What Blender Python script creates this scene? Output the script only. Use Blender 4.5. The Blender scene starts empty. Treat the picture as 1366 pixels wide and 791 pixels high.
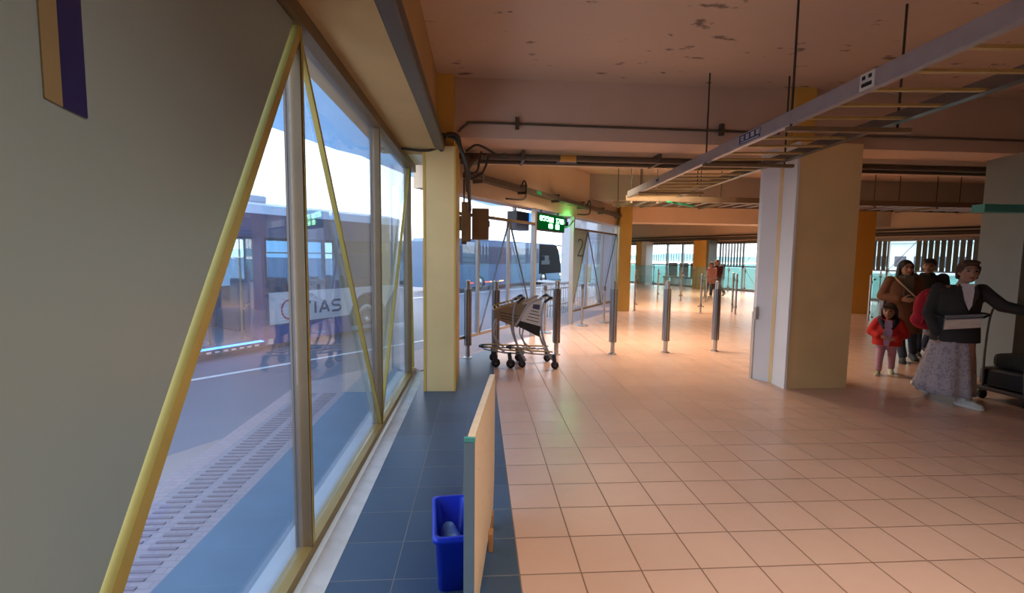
import bpy, bmesh, math, random
from mathutils import Vector, Matrix
random.seed(7)
SC = bpy.context.scene
COL = SC.collection
PI = math.pi

# ------------------------------------------------------------------ materials
class NT:
    def __init__(s, name):
        s.m = bpy.data.materials.new(name); s.m.use_nodes = True
        s.t = s.m.node_tree; s.t.nodes.clear()
        s.out = s.t.nodes.new('ShaderNodeOutputMaterial')
    def n(s, kind, **kw):
        nd = s.t.nodes.new('ShaderNode' + kind)
        for k, v in kw.items():
            if k.startswith('i_'):
                key = k[2:]
                key = int(key) if key.isdigit() else key.replace('_', ' ')
                if isinstance(v, bpy.types.NodeSocket): s.t.links.new(v, nd.inputs[key])
                else: nd.inputs[key].default_value = v
            else: setattr(nd, k, v)
        return nd
    def math(s, op, a, b=None, c=None):
        nd = s.t.nodes.new('ShaderNodeMath'); nd.operation = op
        for i, v in enumerate((a, b, c)):
            if v is None: continue
            if isinstance(v, bpy.types.NodeSocket): s.t.links.new(v, nd.inputs[i])
            else: nd.inputs[i].default_value = v
        return nd.outputs[0]
    def mix(s, fac, a, b):
        nd = s.t.nodes.new('ShaderNodeMix'); nd.data_type = 'RGBA'
        for i, v in ((0, fac), (6, a), (7, b)):
            if isinstance(v, bpy.types.NodeSocket): s.t.links.new(v, nd.inputs[i])
            elif i == 0: nd.inputs[i].default_value = v
            else: nd.inputs[i].default_value = (*v[:3], 1)
        return nd.outputs[2]
    def done(s, sock):
        s.t.links.new(sock, s.out.inputs[0]); return s.m

def pm(name, col, rough=.5, metal=0., var=.1, scale=6., bump=0., bscale=40., spec=.5, coord='Object'):
    t = NT(name)
    tc = t.n('TexCoord')
    nz = t.n('TexNoise', i_Vector=tc.outputs[coord], i_Scale=scale, i_Detail=4.)
    hi = [min(1, c * (1 + var)) for c in col]; lo = [c * (1 - var) for c in col]
    c = t.mix(nz.outputs[0], lo, hi)
    b = t.n('BsdfPrincipled', i_Base_Color=c, i_Roughness=rough, i_Metallic=metal)
    b.inputs['Specular IOR Level'].default_value = spec
    if bump:
        n2 = t.n('TexNoise', i_Vector=tc.outputs[coord], i_Scale=bscale, i_Detail=5.)
        bp = t.n('Bump', i_Height=n2.outputs[0], i_Strength=bump, i_Distance=.01)
        t.t.links.new(bp.outputs[0], b.inputs['Normal'])
    return t.done(b.outputs[0])

def emis(name, col, strength):
    t = NT(name)
    e = t.n('Emission', i_Color=(*col, 1), i_Strength=strength)
    return t.done(e.outputs[0])

def glass(name, tint, refl=1., haze=0., hazecol=(.8, .85, .9)):
    t = NT(name)
    lw = t.n('LayerWeight', i_Blend=.5)
    p5 = t.math('POWER', lw.outputs['Facing'], 5.)
    f = t.math('MULTIPLY_ADD', p5, .96 * refl, .04 * refl)
    tr = t.n('BsdfTransparent', i_Color=(*tint, 1))
    if haze:
        df = t.n('BsdfDiffuse', i_Color=(*hazecol, 1)); tl = t.n('BsdfTranslucent', i_Color=(*hazecol, 1))
        ad = t.n('MixShader', i_0=.5, i_1=df.outputs[0], i_2=tl.outputs[0])
        tr = t.n('MixShader', i_0=haze, i_1=tr.outputs[0], i_2=ad.outputs[0])
    gl = t.n('BsdfGlossy', i_Color=(1, 1, 1, 1), i_Roughness=.02)
    mx = t.n('MixShader', i_0=f, i_1=tr.outputs[0], i_2=gl.outputs[0])
    return t.done(mx.outputs[0])

def tile_mat(name, size, x0, y0, c1, c2, grout, gw, rough, wear, per_tile=.08):
    t = NT(name)
    tc = t.n('TexCoord'); sp = t.n('SeparateXYZ', i_0=tc.outputs['Object'])
    ux = t.math('DIVIDE', t.math('SUBTRACT', sp.outputs[0], x0), size)
    uy = t.math('DIVIDE', t.math('SUBTRACT', sp.outputs[1], y0), size)
    def edge(u):
        fr = t.math('FRACT', u)
        return t.math('MINIMUM', fr, t.math('SUBTRACT', 1., fr))
    d = t.math('MINIMUM', edge(ux), edge(uy))
    g = t.math('SUBTRACT', 1., t.math('SMOOTH_MIN', t.math('DIVIDE', d, gw / size), 1., .05))
    g = t.math('MAXIMUM', g, 0.)
    cell = t.n('CombineXYZ', i_0=t.math('FLOOR', ux), i_1=t.math('FLOOR', uy))
    wn = t.n('TexWhiteNoise', i_0=cell.outputs[0]); wn.noise_dimensions = '3D'
    nz = t.n('TexNoise', i_Vector=tc.outputs['Object'], i_Scale=1.3, i_Detail=5.)
    nz2 = t.n('TexNoise', i_Vector=tc.outputs['Object'], i_Scale=9., i_Detail=7., i_Roughness=.65)
    c = t.mix(nz.outputs[0], c1, c2)
    k = t.math('MULTIPLY_ADD', wn.outputs[0], per_tile, 1 - per_tile)
    hsv = t.n('HueSaturation', i_Color=c, i_Value=k)
    c = t.mix(t.math('MULTIPLY', nz2.outputs[0], .12), hsv.outputs[0], wear)
    c = t.mix(g, c, grout)
    r = rough + .07
    r = t.math('ADD', r, t.math('MULTIPLY', g, .3))
    bp = t.n('Bump', i_Height=t.math('SUBTRACT', 1., g), i_Strength=.25, i_Distance=.004)
    b = t.n('BsdfPrincipled', i_Base_Color=c, i_Roughness=r, i_Normal=bp.outputs[0])
    return t.done(b.outputs[0])

def ceiling_mat():
    t = NT('ceiling_paint')
    tc = t.n('TexCoord')
    nz = t.n('TexNoise', i_Vector=tc.outputs['Object'], i_Scale=.9, i_Detail=6.)
    c = t.mix(nz.outputs[0], (.54, .40, .30), (.66, .50, .38))
    mp = t.n('Mapping', i_Vector=tc.outputs['Object']); mp.inputs['Scale'].default_value = (1.1, 2.3, 1)
    n2 = t.n('TexNoise', i_Vector=mp.outputs[0], i_Scale=2.6, i_Detail=8., i_Roughness=.62)
    rp = t.n('ValToRGB', i_0=n2.outputs[0])
    rp.color_ramp.elements[0].position = .62; rp.color_ramp.elements[1].position = .66
    c = t.mix(t.math('MULTIPLY', rp.outputs[0], .75), c, (.09, .06, .05))
    b = t.n('BsdfPrincipled', i_Base_Color=c, i_Roughness=.75)
    return t.done(b.outputs[0])

def wood_mat(name, a, bcol, axis='Y'):
    t = NT(name)
    tc = t.n('TexCoord')
    mp = t.n('Mapping', i_Vector=tc.outputs['Object']); mp.inputs['Scale'].default_value = (8, 1.2, 14)
    nz = t.n('TexNoise', i_Vector=mp.outputs[0], i_Scale=3., i_Detail=6., i_Distortion=.6)
    c = t.mix(nz.outputs[0], a, bcol)
    vo = t.n('TexVoronoi', i_Vector=tc.outputs['Object'], i_Scale=9.)
    sp = t.math('LESS_THAN', vo.outputs['Distance'], .09)
    c = t.mix(t.math('MULTIPLY', sp, .45), c, [x * .45 for x in a])
    b = t.n('BsdfPrincipled', i_Base_Color=c, i_Roughness=.55)
    return t.done(b.outputs[0])

def asphalt_mat():
    t = NT('asphalt')
    tc = t.n('TexCoord')
    nz = t.n('TexNoise', i_Vector=tc.outputs['Object'], i_Scale=.5, i_Detail=7.)
    n2 = t.n('TexNoise', i_Vector=tc.outputs['Object'], i_Scale=90., i_Detail=3.)
    c = t.mix(nz.outputs[0], (.12, .11, .135), (.19, .175, .205))
    c = t.mix(t.math('MULTIPLY', n2.outputs[0], .4), c, (.12, .12, .13))
    b = t.n('BsdfPrincipled', i_Base_Color=c, i_Roughness=.55)
    return t.done(b.outputs[0])

def paving_mat():
    t = NT('pink_block_paving')
    tc = t.n('TexCoord')
    br = t.n('TexBrick', i_Vector=tc.outputs['Object'], i_Scale=5.)
    br.inputs['Color1'].default_value = (.36, .26, .26, 1); br.inputs['Color2'].default_value = (.32, .23, .235, 1)
    br.inputs['Mortar'].default_value = (.26, .19, .19, 1); br.inputs['Mortar Size'].default_value = .02
    b = t.n('BsdfPrincipled', i_Base_Color=br.outputs[0], i_Roughness=.6)
    return t.done(b.outputs[0])

def cloth(name, col, var=.18, scale=30.):
    return pm(name, col, .85, 0, var, scale, .25, 120.)

def pattern_cloth(name, a, bcol, scale=38.):
    t = NT(name)
    tc = t.n('TexCoord')
    vo = t.n('TexVoronoi', i_Vector=tc.outputs['Object'], i_Scale=scale)
    nz = t.n('TexNoise', i_Vector=tc.outputs['Object'], i_Scale=scale * .6, i_Detail=4.)
    f = t.math('GREATER_THAN', t.math('ADD', vo.outputs['Distance'], nz.outputs[0]), .92)
    c = t.mix(f, a, bcol)
    b = t.n('BsdfPrincipled', i_Base_Color=c, i_Roughness=.8)
    return t.done(b.outputs[0])

M = dict(
    pink=tile_mat('pink_floor_tiles', .3, .2054, 2.155, (.62, .40, .30), (.72, .49, .38), (.17, .085, .05), .007, .20, (.30, .18, .14)),
    slate=tile_mat('dark_slate_floor_tiles', .3, .2054, 2.155, (.045, .085, .15), (.06, .105, .17), (.20, .19, .17), .0045, .34, (.09, .11, .14), .2),
    ceil=ceiling_mat(),
    beam=pm('beam_paint', (.62, .46, .36), .7, 0, .08, 2.),
    beamgrey=pm('grey_beam_paint', (.42, .38, .34), .7, 0, .08, 2.),
    cream=pm('cream_wall_paint', (.68, .55, .42), .6, 0, .06, 2.),
    wall=pm('plain_wall_paint', (.40, .34, .30), .7, 0, .08, 2.),
    yellow=pm('yellow_column_paint', (.72, .45, .10), .5, 0, .10, 3.),
    orange=pm('orange_column_paint', (.62, .30, .04), .5, 0, .08, 3.),
    creamcol=pm('pale_cream_column_paint', (.88, .62, .28), .45, 0, .1, 2.4),
    paleyel=pm('pale_yellow_column_paint', (.84, .66, .34), .45, 0, .12, 2.4),
    whitecol=pm('white_column_paint', (.84, .88, .90), .5, 0, .05, 3.),
    greycol=pm('grey_green_column_paint', (.20, .23, .21), .5, 0, .1, 3.),
    teal=pm('teal_paint', (.08, .36, .33), .45, 0, .1, 5.),
    concrete=pm('pale_concrete', (.55, .54, .52), .75, 0, .25, 9., .3, 60.),
    brass=pm('yellow_painted_frame', (.50, .38, .09), .4, .25, .12, 5.),
    gold=pm('dark_gold_frame', (.36, .24, .07), .38, .4, .15, 5.),
    soffit=pm('ochre_soffit_paint', (.46, .30, .12), .7, 0, .12, 2.),
    bronze=pm('brown_metal_frame', (.17, .11, .055), .42, .3, .15, 5.),
    steelframe=pm('steel_frame', (.42, .38, .34), .35, .7, .1, 5.),
    steel=pm('brushed_stainless_steel', (.50, .49, .48), .3, 1., .08, 14.),
    darksteel=pm('dark_steel', (.22, .21, .21), .35, .9, .1, 14.),
    galv=pm('galvanised_steel', (.46, .46, .50), .42, .6, .15, 9.),
    brownsteel=pm('brown_steel', (.26, .19, .12), .5, .4, .2, 9.),
    ochre=pm('ochre_steel_rung', (.48, .36, .14), .45, .3, .15, 9.),
    black=pm('black_plastic', (.018, .018, .02), .45, 0, .2, 9.),
    cable=pm('dark_cable', (.045, .034, .026), .55, 0, .2, 12.),
    pipe=pm('dark_brown_conduit', (.10, .075, .055), .5, .2, .2, 8.),
    matblack=pm('matt_black_cladding', (.010, .010, .012), .8, 0, .1, 3., 0, 40., .1),
    louvre=pm('olive_metal_louvre', (.13, .14, .10), .35, .3, .15, 6.),
    greenlab=pm('green_label', (.02, .32, .14), .4, 0, .05, 8.),
    bluelab=pm('blue_label', (.02, .05, .18), .4, 0, .05, 8.),
    whitelab=pm('white_label', (.75, .74, .68), .5, 0, .05, 8.),
    orangelab=pm('orange_label', (.55, .28, .05), .5, 0, .05, 8.),
    panel=pm('grey_panel', (.26, .33, .33), .32, 0, .06, 1.2),
    navy=pm('navy_marking', (.012, .012, .10), .4, 0, .05, 8.),
    tan=pm('tan_marking', (.26, .20, .10), .5, 0, .05, 8.),
    ink=pm('black_ink', (.015, .013, .012), .5, 0, .05, 8.),
    glass=glass('window_glass', (.82, .90, .98), 1., .05, (.6, .7, 1.)),  # faint bluish veil of light mixed into the pane colour
    sheenglass=glass('painted_sheen_window_glass', (.80, .90, .98), 1., .10, (.75, .85, .95)),  # pale veil mixed into the glass for light reflected off the far panes
    clear=glass('clear_screen_glass', (.93, .97, .96), .7),
    tealglass=glass('green_tinted_screen_glass', (.80, .91, .90), .7, .10, (.72, .88, .88)),
    busglass=glass('bus_window_glass', (.55, .70, .80), 1.),
    darkglass=pm('dark_coach_glass', (.035, .055, .10), .08, 0, .1, 2.),
    canopy=None,
    wood=wood_mat('birch_board', (.72, .55, .36), (.84, .69, .49)),
    edge=pm('grey_blue_board_edge', (.14, .21, .27), .5, 0, .1, 9.),
    woodleg=pm('orange_wood_leg', (.45, .22, .09), .5, 0, .15, 9.),
    bluebin=pm('blue_plastic', (.005, .035, .55), .38, 0, .08, 6.),
    paper=pm('crumpled_pale_paper', (.45, .60, .60), .8, 0, .2, 30.),
    box=pm('tan_metal_box', (.30, .22, .13), .5, .1, .12, 6.),
    drain=pm('drain_cover', (.22, .15, .155), .6, 0, .1, 9.),
    asphalt=asphalt_mat(), paving=paving_mat(),
    roadpaint=pm('road_paint', (.80, .79, .76), .6, 0, .12, 9.),
    granite=pm('pale_granite_strip', (.38, .42, .46), .5, 0, .12, 20.),
    bluetile=pm('blue_grey_outdoor_paving', (.06, .12, .18), .5, 0, .25, 5.),
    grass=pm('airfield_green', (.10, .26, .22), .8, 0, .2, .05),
    hill=pm('hazy_hill_green', (.30, .46, .50), .9, 0, .15, .03),  # air haze painted into the hill colour
    busdark=pm('bus_dark_purple', (.075, .075, .17), .3, 0, .08, 2.),
    busblue=pm('bus_blue', (.035, .06, .30), .3, 0, .1, 2.),
    busroof=pm('bus_pale_roof', (.62, .66, .74), .4, 0, .06, 2.),
    buswhite=pm('bus_white_panel', (.78, .77, .78), .4, 0, .03, 3.),
    businner=pm('bus_interior_grey', (.30, .34, .40), .6, 0, .1, 3.),
    seat=pm('bus_seat_blue', (.05, .09, .20), .8, 0, .2, 12.),
    rubber=pm('tyre_rubber', (.02, .02, .022), .75, 0, .15, 15.),
    logored=pm('logo_red', (.55, .05, .06), .4, 0, .05, 8.),
    logonavy=pm('logo_slate', (.06, .07, .13), .4, 0, .05, 8.),
    bluestrip=emis('blue_step_light', (.05, .22, 1.), 7.),
    coach=pm('coach_dark_blue', (.09, .16, .28), .25, 0, .12, 1.5),
    redlamp=emis('red_tail_lamp', (1, .12, .08), 2.5),
    amber=emis('amber_lamp', (1, .62, .25), 3.),
    extwhite=pm('white_exterior_paint', (.75, .75, .78), .6, 0, .06, 1.),
    extbeige=pm('beige_exterior_board', (.55, .45, .28), .6, 0, .1, 5.),
    whiterail=pm('white_rail_paint', (.80, .80, .82), .4, 0, .05, 5.),
    ledon=emis('led_pale_green', (.40, 1., .52), 5.),
    ledback=emis('led_dim_green', (.0, .07, .01), 1.),
    bluescreen=emis('blue_screen', (.05, .22, .95), 2.2),
    whiteled=emis('white_icon', (1, 1, 1), 4.),
    skin=pm('skin', (.42, .25, .18), .55, 0, .06, 12.),
    hair=pm('black_hair', (.018, .013, .012), .45, 0, .3, 40.),
    brownhair=pm('brown_hair', (.06, .03, .018), .5, 0, .3, 40.),
    eye=pm('dark_eye', (.02, .015, .012), .2, 0, .05, 8.),
    lip=pm('lip', (.35, .10, .09), .5, 0, .05, 8.),
    blazer=cloth('charcoal_blazer', (.030, .030, .032)),
    tee=cloth('white_tee', (.62, .62, .68)),
    skirt=pattern_cloth('lavender_floral_cloth', (.30, .28, .33), (.42, .40, .44)),
    silver=pm('silver_vinyl', (.70, .72, .74), .25, .6, .2, 18., .4, 30.),
    silverdark=pm('grey_fabric_strip', (.20, .22, .25), .5, .2, .1, 18.),
    red=cloth('red_cloth', (.55, .022, .02)),
    redbag=cloth('crimson_nylon', (.42, .01, .03)),
    pinkcloth=cloth('pink_cloth', (.55, .33, .45)),
    lilac=cloth('lilac_cloth', (.42, .36, .66)),
    dkblue=cloth('dark_navy_fleece', (.02, .025, .05)),
    browncoat=cloth('brown_coat', (.15, .065, .035)),
    tealknit=cloth('grey_green_knit', (.09, .10, .085)),
    strap=pm('pale_strap', (.42, .36, .28), .6, 0, .1, 20.),
    jeans=cloth('dark_jeans', (.035, .05, .09)),
    oliveblack=cloth('dark_olive_jacket', (.035, .032, .026)),
    blackcloth=cloth('black_cloth', (.015, .015, .017)),
    bluebag=pattern_cloth('pale_blue_print', (.28, .38, .52), (.45, .42, .60), 16.),
    shoewhite=pm('grey_white_trainer', (.55, .57, .55), .6, 0, .1, 20.),
    sole=pm('white_sole', (.70, .70, .66), .6, 0, .06, 20.),
    shoedark=pm('dark_trainer', (.05, .06, .07), .6, 0, .15, 20.),
    shoegreen=pm('pale_green_trainer', (.42, .46, .30), .6, 0, .1, 20.),
    pinktop=cloth('pale_red_cloth', (.40, .20, .20)),
    darkred=cloth('dark_maroon_cloth', (.05, .012, .018)),
)
def canopy_mat():
    t = NT('blue_translucent_roofing')
    tc = t.n('TexCoord')
    nz = t.n('TexNoise', i_Vector=tc.outputs['Object'], i_Scale=.6, i_Detail=3.)
    c = t.mix(nz.outputs[0], (.46, .60, .72), (.54, .67, .77))
    tl = t.n('BsdfTranslucent', i_Color=c); df = t.n('BsdfDiffuse', i_Color=c)
    mx = t.n('MixShader', i_0=.25, i_1=tl.outputs[0], i_2=df.outputs[0])
    return t.done(mx.outputs[0])
M['canopy'] = canopy_mat()

# ------------------------------------------------------------------ mesh helpers
WM = {}
def wmat(o):
    if o is None: return Matrix.Identity(4)
    if o.name in WM: return WM[o.name]
    return wmat(o.parent) @ o.matrix_basis

class MB:
    def __init__(s): s.bm = bmesh.new()
    def _add(s, verts, mtx):
        bmesh.ops.transform(s.bm, matrix=mtx, verts=verts)
    def box(s, c, size, rot=None, bevel=0.):
        r = bmesh.ops.create_cube(s.bm, size=1.)['verts']
        bmesh.ops.scale(s.bm, vec=Vector(size), verts=r)
        if bevel:
            es = list({e for v in r for e in v.link_edges})
            g = bmesh.ops.bevel(s.bm, geom=es, offset=bevel, segments=2, affect='EDGES', profile=.5)
            r = list({v for f in g['faces'] for v in f.verts} | {v for v in r if v.is_valid})
        m = Matrix.Translation(Vector(c))
        if rot is not None: m = m @ (rot if isinstance(rot, Matrix) else Matrix.Rotation(rot, 4, 'Z'))
        s._add(r, m); return s
    def bb(s, a, b, bevel=0.):
        a, b = Vector(a), Vector(b)
        return s.box((a + b) / 2, [abs(x) for x in (b - a)], None, bevel)
    def bar(s, p0, p1, w, h, up=(0, 0, 1)):
        p0, p1 = Vector(p0), Vector(p1); d = p1 - p0; L = d.length; d.normalize()
        u = Vector(up); x = d.cross(u)
        if x.length < 1e-4: x = d.cross(Vector((1, 0, 0)))
        x.normalize(); z = x.cross(d)
        m = Matrix((x, d, z)).transposed().to_4x4(); m.translation = (p0 + p1) / 2
        r = bmesh.ops.create_cube(s.bm, size=1.)['verts']
        bmesh.ops.scale(s.bm, vec=Vector((w, L, h)), verts=r)
        s._add(r, m); return s
    def cyl(s, p0, p1, r0, r1=None, seg=16):
        r1 = r0 if r1 is None else r1
        p0, p1 = Vector(p0), Vector(p1); d = p1 - p0; L = d.length
        if L < 1e-6: return s
        q = d.to_track_quat('Z', 'Y').to_matrix().to_4x4(); q.translation = (p0 + p1) / 2
        r = bmesh.ops.create_cone(s.bm, cap_ends=True, segments=seg, radius1=max(r0, 1e-4), radius2=max(r1, 1e-4), depth=L)['verts']
        s._add(r, q); return s
    def sph(s, c, r, rot=None, seg=16):
        if not hasattr(r, '__len__'): r = (r, r, r)
        v = bmesh.ops.create_uvsphere(s.bm, u_segments=seg, v_segments=max(6, seg * 5 // 8), radius=1.)['verts']
        m = Matrix.Translation(Vector(c))
        if rot is not None: m = m @ rot
        s._add(v, m @ Matrix.Diagonal((*r, 1))); return s
    def cap(s, p0, p1, r0, r1=None, seg=12):
        r1 = r0 if r1 is None else r1
        s.cyl(p0, p1, r0, r1, seg); s.sph(p0, r0, seg=seg); s.sph(p1, r1, seg=seg); return s
    def chain(s, pts, rs, seg=12):
        for i in range(len(pts) - 1): s.cap(pts[i], pts[i + 1], rs[i], rs[i + 1], seg)
        return s
    def tube(s, pts, r, seg=8, closed=False):
        pts = [Vector(p) for p in pts]; n = len(pts); rings = []
        prev = None
        for i, p in enumerate(pts):
            if closed: d = pts[(i + 1) % n] - pts[i - 1]
            else: d = pts[min(i + 1, n - 1)] - pts[max(i - 1, 0)]
            d.normalize()
            if prev is None:
                a = d.cross(Vector((0, 0, 1)))
                if a.length < .05: a = d.cross(Vector((1, 0, 0)))
            else: a = prev - d * prev.dot(d)
            a.normalize(); prev = a; b = d.cross(a)
            rr = r[i] if hasattr(r, '__len__') else r
            rings.append([s.bm.verts.new(p + (a * math.cos(2 * PI * k / seg) + b * math.sin(2 * PI * k / seg)) * rr) for k in range(seg)])
        m = n if closed else n - 1
        for i in range(m):
            A, B = rings[i], rings[(i + 1) % n]
            for k in range(seg): s.bm.faces.new((A[k], A[(k + 1) % seg], B[(k + 1) % seg], B[k]))
        if not closed:
            s.bm.faces.new(rings[0][::-1]); s.bm.faces.new(rings[-1])
        return s
    def prism(s, poly, a, b, axis='z'):
        """poly: 2D outline, extruded from a to b along axis (z: xy outline, y: xz outline, x: yz outline)"""
        def P(u, v, w):
            return (u, v, w) if axis == 'z' else ((u, w, v) if axis == 'y' else (w, u, v))
        lo = [s.bm.verts.new(P(u, v, a)) for u, v in poly]; hi = [s.bm.verts.new(P(u, v, b)) for u, v in poly]
        n = len(poly)
        fs = [s.bm.faces.new(lo), s.bm.faces.new(hi)]
        for i in range(n): fs.append(s.bm.faces.new((lo[i], lo[(i + 1) % n], hi[(i + 1) % n], hi[i])))
        return s
    def loft(s, rings, close=True):
        R = [[s.bm.verts.new(p) for p in ring] for ring in rings]; n = len(R[0])
        for A, B in zip(R, R[1:]):
            for k in range(n): s.bm.faces.new((A[k], A[(k + 1) % n], B[(k + 1) % n], B[k]))
        if close: s.bm.faces.new(R[0][::-1]); s.bm.faces.new(R[-1])
        return s
    def lathe(s, prof, c=(0, 0, 0), seg=24):
        c = Vector(c)
        return s.loft([[c + Vector((r * math.cos(2 * PI * k / seg), r * math.sin(2 * PI * k / seg), z)) for k in range(seg)] for r, z in prof])
    def ribbon(s, pts, w, org, ux, uy, th):
        """flat stroke following 2D points, laid on the plane org + x*ux + y*uy"""
        org, ux, uy = Vector(org), Vector(ux), Vector(uy); nn = ux.cross(uy).normalized()
        pts = [Vector(p) for p in pts]; L = []; Rr = []
        for i, p in enumerate(pts):
            d = pts[min(i + 1, len(pts) - 1)] - pts[max(i - 1, 0)]
            d.normalize(); q = Vector((-d.y, d.x)) * (w / 2)
            L.append(p + q); Rr.append(p - q)
        def P(p, h): return s.bm.verts.new(org + ux * p.x + uy * p.y + nn * h)
        ring = []
        for a, b in zip(L, Rr): ring.append((P(a, 0), P(b, 0), P(b, th), P(a, th)))
        for A, B in zip(ring, ring[1:]):
            for k in range(4): s.bm.faces.new((A[k], A[(k + 1) % 4], B[(k + 1) % 4], B[k]))
        s.bm.faces.new(ring[0]); s.bm.faces.new(ring[-1][::-1])
        return s
    def mesh(s, name):
        bmesh.ops.recalc_face_normals(s.bm, faces=s.bm.faces)
        me = bpy.data.meshes.new(name); s.bm.to_mesh(me); s.bm.free(); return me
    def build(s, name, mat, parent=None, smooth=False, world=False, auto=True):
        if world and parent: bmesh.ops.transform(s.bm, matrix=wmat(parent).inverted(), verts=s.bm.verts)
        me = s.mesh(name)
        return link(name, me, mat, parent, smooth)
    def remesh(s, name, mat, parent=None, vox=.012, smooth=4, world=False):
        """one continuous skin over everything collected"""
        if world and parent: bmesh.ops.transform(s.bm, matrix=wmat(parent).inverted(), verts=s.bm.verts)
        me = s.mesh(name + '_src'); tmp = bpy.data.objects.new('tmp', me); COL.objects.link(tmp)
        rm = tmp.modifiers.new('r', 'REMESH'); rm.mode = 'VOXEL'; rm.voxel_size = vox
        sm = tmp.modifiers.new('s', 'SMOOTH'); sm.factor = .5; sm.iterations = smooth
        dg = bpy.context.evaluated_depsgraph_get(); dg.update()
        new = bpy.data.meshes.new_from_object(tmp.evaluated_get(dg)); new.name = name
        bpy.data.objects.remove(tmp); bpy.data.meshes.remove(me)
        return link(name, new, mat, parent, True)

def link(name, me, mat, parent=None, smooth=False):
    o = bpy.data.objects.new(name, me); COL.objects.link(o)
    if mat: me.materials.append(mat)
    if smooth: me.polygons.foreach_set('use_smooth', [True] * len(me.polygons))
    if parent: o.parent = parent
    return o
def tag(o, label=None, cat=None, group=None, kind=None):
    if label: o['label'] = label
    if cat: o['category'] = cat
    if group: o['group'] = group
    if kind: o['kind'] = kind
    return o
def thing(name, label, cat, loc=(0, 0, 0), rz=0., group=None, kind=None):
    o = bpy.data.objects.new(name, None); COL.objects.link(o); o.empty_display_size = .1
    o.location = loc; o.rotation_euler = (0, 0, rz)
    WM[o.name] = Matrix.Translation(Vector(loc)) @ Matrix.Rotation(rz, 4, 'Z')
    return tag(o, label, cat, group, kind)
def struct(name, mb, mat, parent=None, smooth=False):
    o = mb.build(name, mat, parent, smooth)
    if not parent: o['kind'] = 'structure'
    return o
def copy_thing(root, loc, rz, label, group=None):
    r = root.copy(); COL.objects.link(r); r.location = loc; r.rotation_euler = (0, 0, rz)
    r['label'] = label
    if group: r['group'] = group
    def kids(src, dst):
        for ch in list(src.children):
            c = ch.copy(); COL.objects.link(c); c.parent = dst; kids(ch, c)
    kids(root, r); return r
def bez(p0, p1, p2, p3, n=10):
    p0, p1, p2, p3 = map(Vector, (p0, p1, p2, p3)); out = []
    for i in range(n + 1):
        t = i / n; u = 1 - t
        out.append(p0 * u ** 3 + p1 * 3 * u * u * t + p2 * 3 * u * t * t + p3 * t ** 3)
    return out
def smoothpath(pts, n=6):
    pts = [Vector(p) for p in pts]; out = []
    for i in range(len(pts) - 1):
        a = pts[max(i - 1, 0)]; b = pts[i]; c = pts[i + 1]; d = pts[min(i + 2, len(pts) - 1)]
        for k in range(n):
            t = k / n
            out.append(.5 * ((2 * b) + (c - a) * t + (2 * a - 5 * b + 4 * c - d) * t * t + (3 * b - a - 3 * c + d) * t ** 3))
    out.append(pts[-1]); return out

# ------------------------------------------------------------------ frames of reference (metres, z up, y along the near window wall)
P0 = Vector((2.11, 10.6, 0)); D2 = Vector((.5493, .8356, 0)); A2 = math.atan2(D2.y, D2.x); OUT2 = Vector((-.8356, .5493, 0))
F0 = Vector((9.4, 27.2, 0)); FD = Vector((.4736, -.8807, 0)); AF = math.atan2(FD.y, FD.x); FOUT = Vector((.8807, .4736, 0))
def W2(s, out, z): return P0 + D2 * s + OUT2 * out + Vector((0, 0, z))
def FW(s, out, z): return F0 + FD * s + FOUT * out + Vector((0, 0, z))
WX = -.87
CEIL = 3.5

# ------------------------------------------------------------------ room shell
a = W2(-4.75, 0, 0); b = W2(3.9, 0, 0); fa = FW(-4, .12, 0); fb = FW(23, .12, 0)
indoor = [(.2054, -2.4), (17.6, -2.4), (17.6, FW(14, .12, 0).y)]
fx = F0 + FD * 17.35 + FOUT * .12
indoor = [(.2054, -2.4), (fx.x, -2.4), (fx.x, fx.y), (fa.x, fa.y), (b.x + .1, b.y + .2), (b.x, b.y), (W2(-3.47, 0, 0).x, W2(-3.47, 0, 0).y)]
struct('floor', MB().prism(indoor, -.3, 0), M['pink'])
s0 = W2(-3.47, 0, 0); s1 = W2(-5.1, 0, 0)
struct('floor', MB().prism([(-.69, -2.4), (.2054, -2.4), (s0.x, s0.y), (-.69, s1.y)], -.3, 0), M['slate'])
struct('trim_1', MB().bb((-.80, -2.4, -.3), (-.69, 6.2, .002)), M['concrete'])
struct('ceiling', MB().prism([(-1.1, -2.4), (fx.x, -2.4), (fx.x + .2, fx.y), (fa.x + .3, fa.y), (b.x - .2, b.y), (-1.1, 6.4)], CEIL, CEIL + .25), M['ceil'])
struct('wall_back', MB().bb((-1.1, -2.6, -.3), (fx.x, -2.4, CEIL)), M['wall'])
struct('wall_right', MB().bb((fx.x, -2.6, -.3), (fx.x + .2, fx.y, CEIL)), M['wall'])
struct('wall_far', MB().prism([(b.x + .02, b.y + .25), (b.x + .22, b.y + .2), (fa.x + .1, fa.y), (fa.x - .1, fa.y)], -.3, CEIL), M['cream'])
# beams
struct('ceiling_beam', MB().bb((-1.08, -2.4, 2.65), (-.47, 5.5, CEIL)), M['soffit'])
struct('ceiling_beam', MB().bb((-1.08, 5.5, 2.85), (fx.x, 7.1, CEIL)), M['beam'])
struct('ceiling_beam', MB().bb((2.15, 11.4, 2.9), (fx.x, 12.2, CEIL)), M['beamgrey'])
struct('ceiling_beam', MB().bb((4.0, 16.6, 2.76), (15.4, 17.5, CEIL)), M['cream'])
t = MB(); t.prism([(-5.0, 0), (4.0, 0), (4.0, .3), (-5.0, .3)], 2.42, CEIL)
o = struct('ceiling_beam', t, M['cream']); o.location = P0; o.rotation_euler.z = A2
t = MB().bb((-4, -.02, 2.31), (17.6, .3, CEIL))
o = struct('ceiling_beam', t, M['cream']); o.location = F0; o.rotation_euler.z = AF

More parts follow.
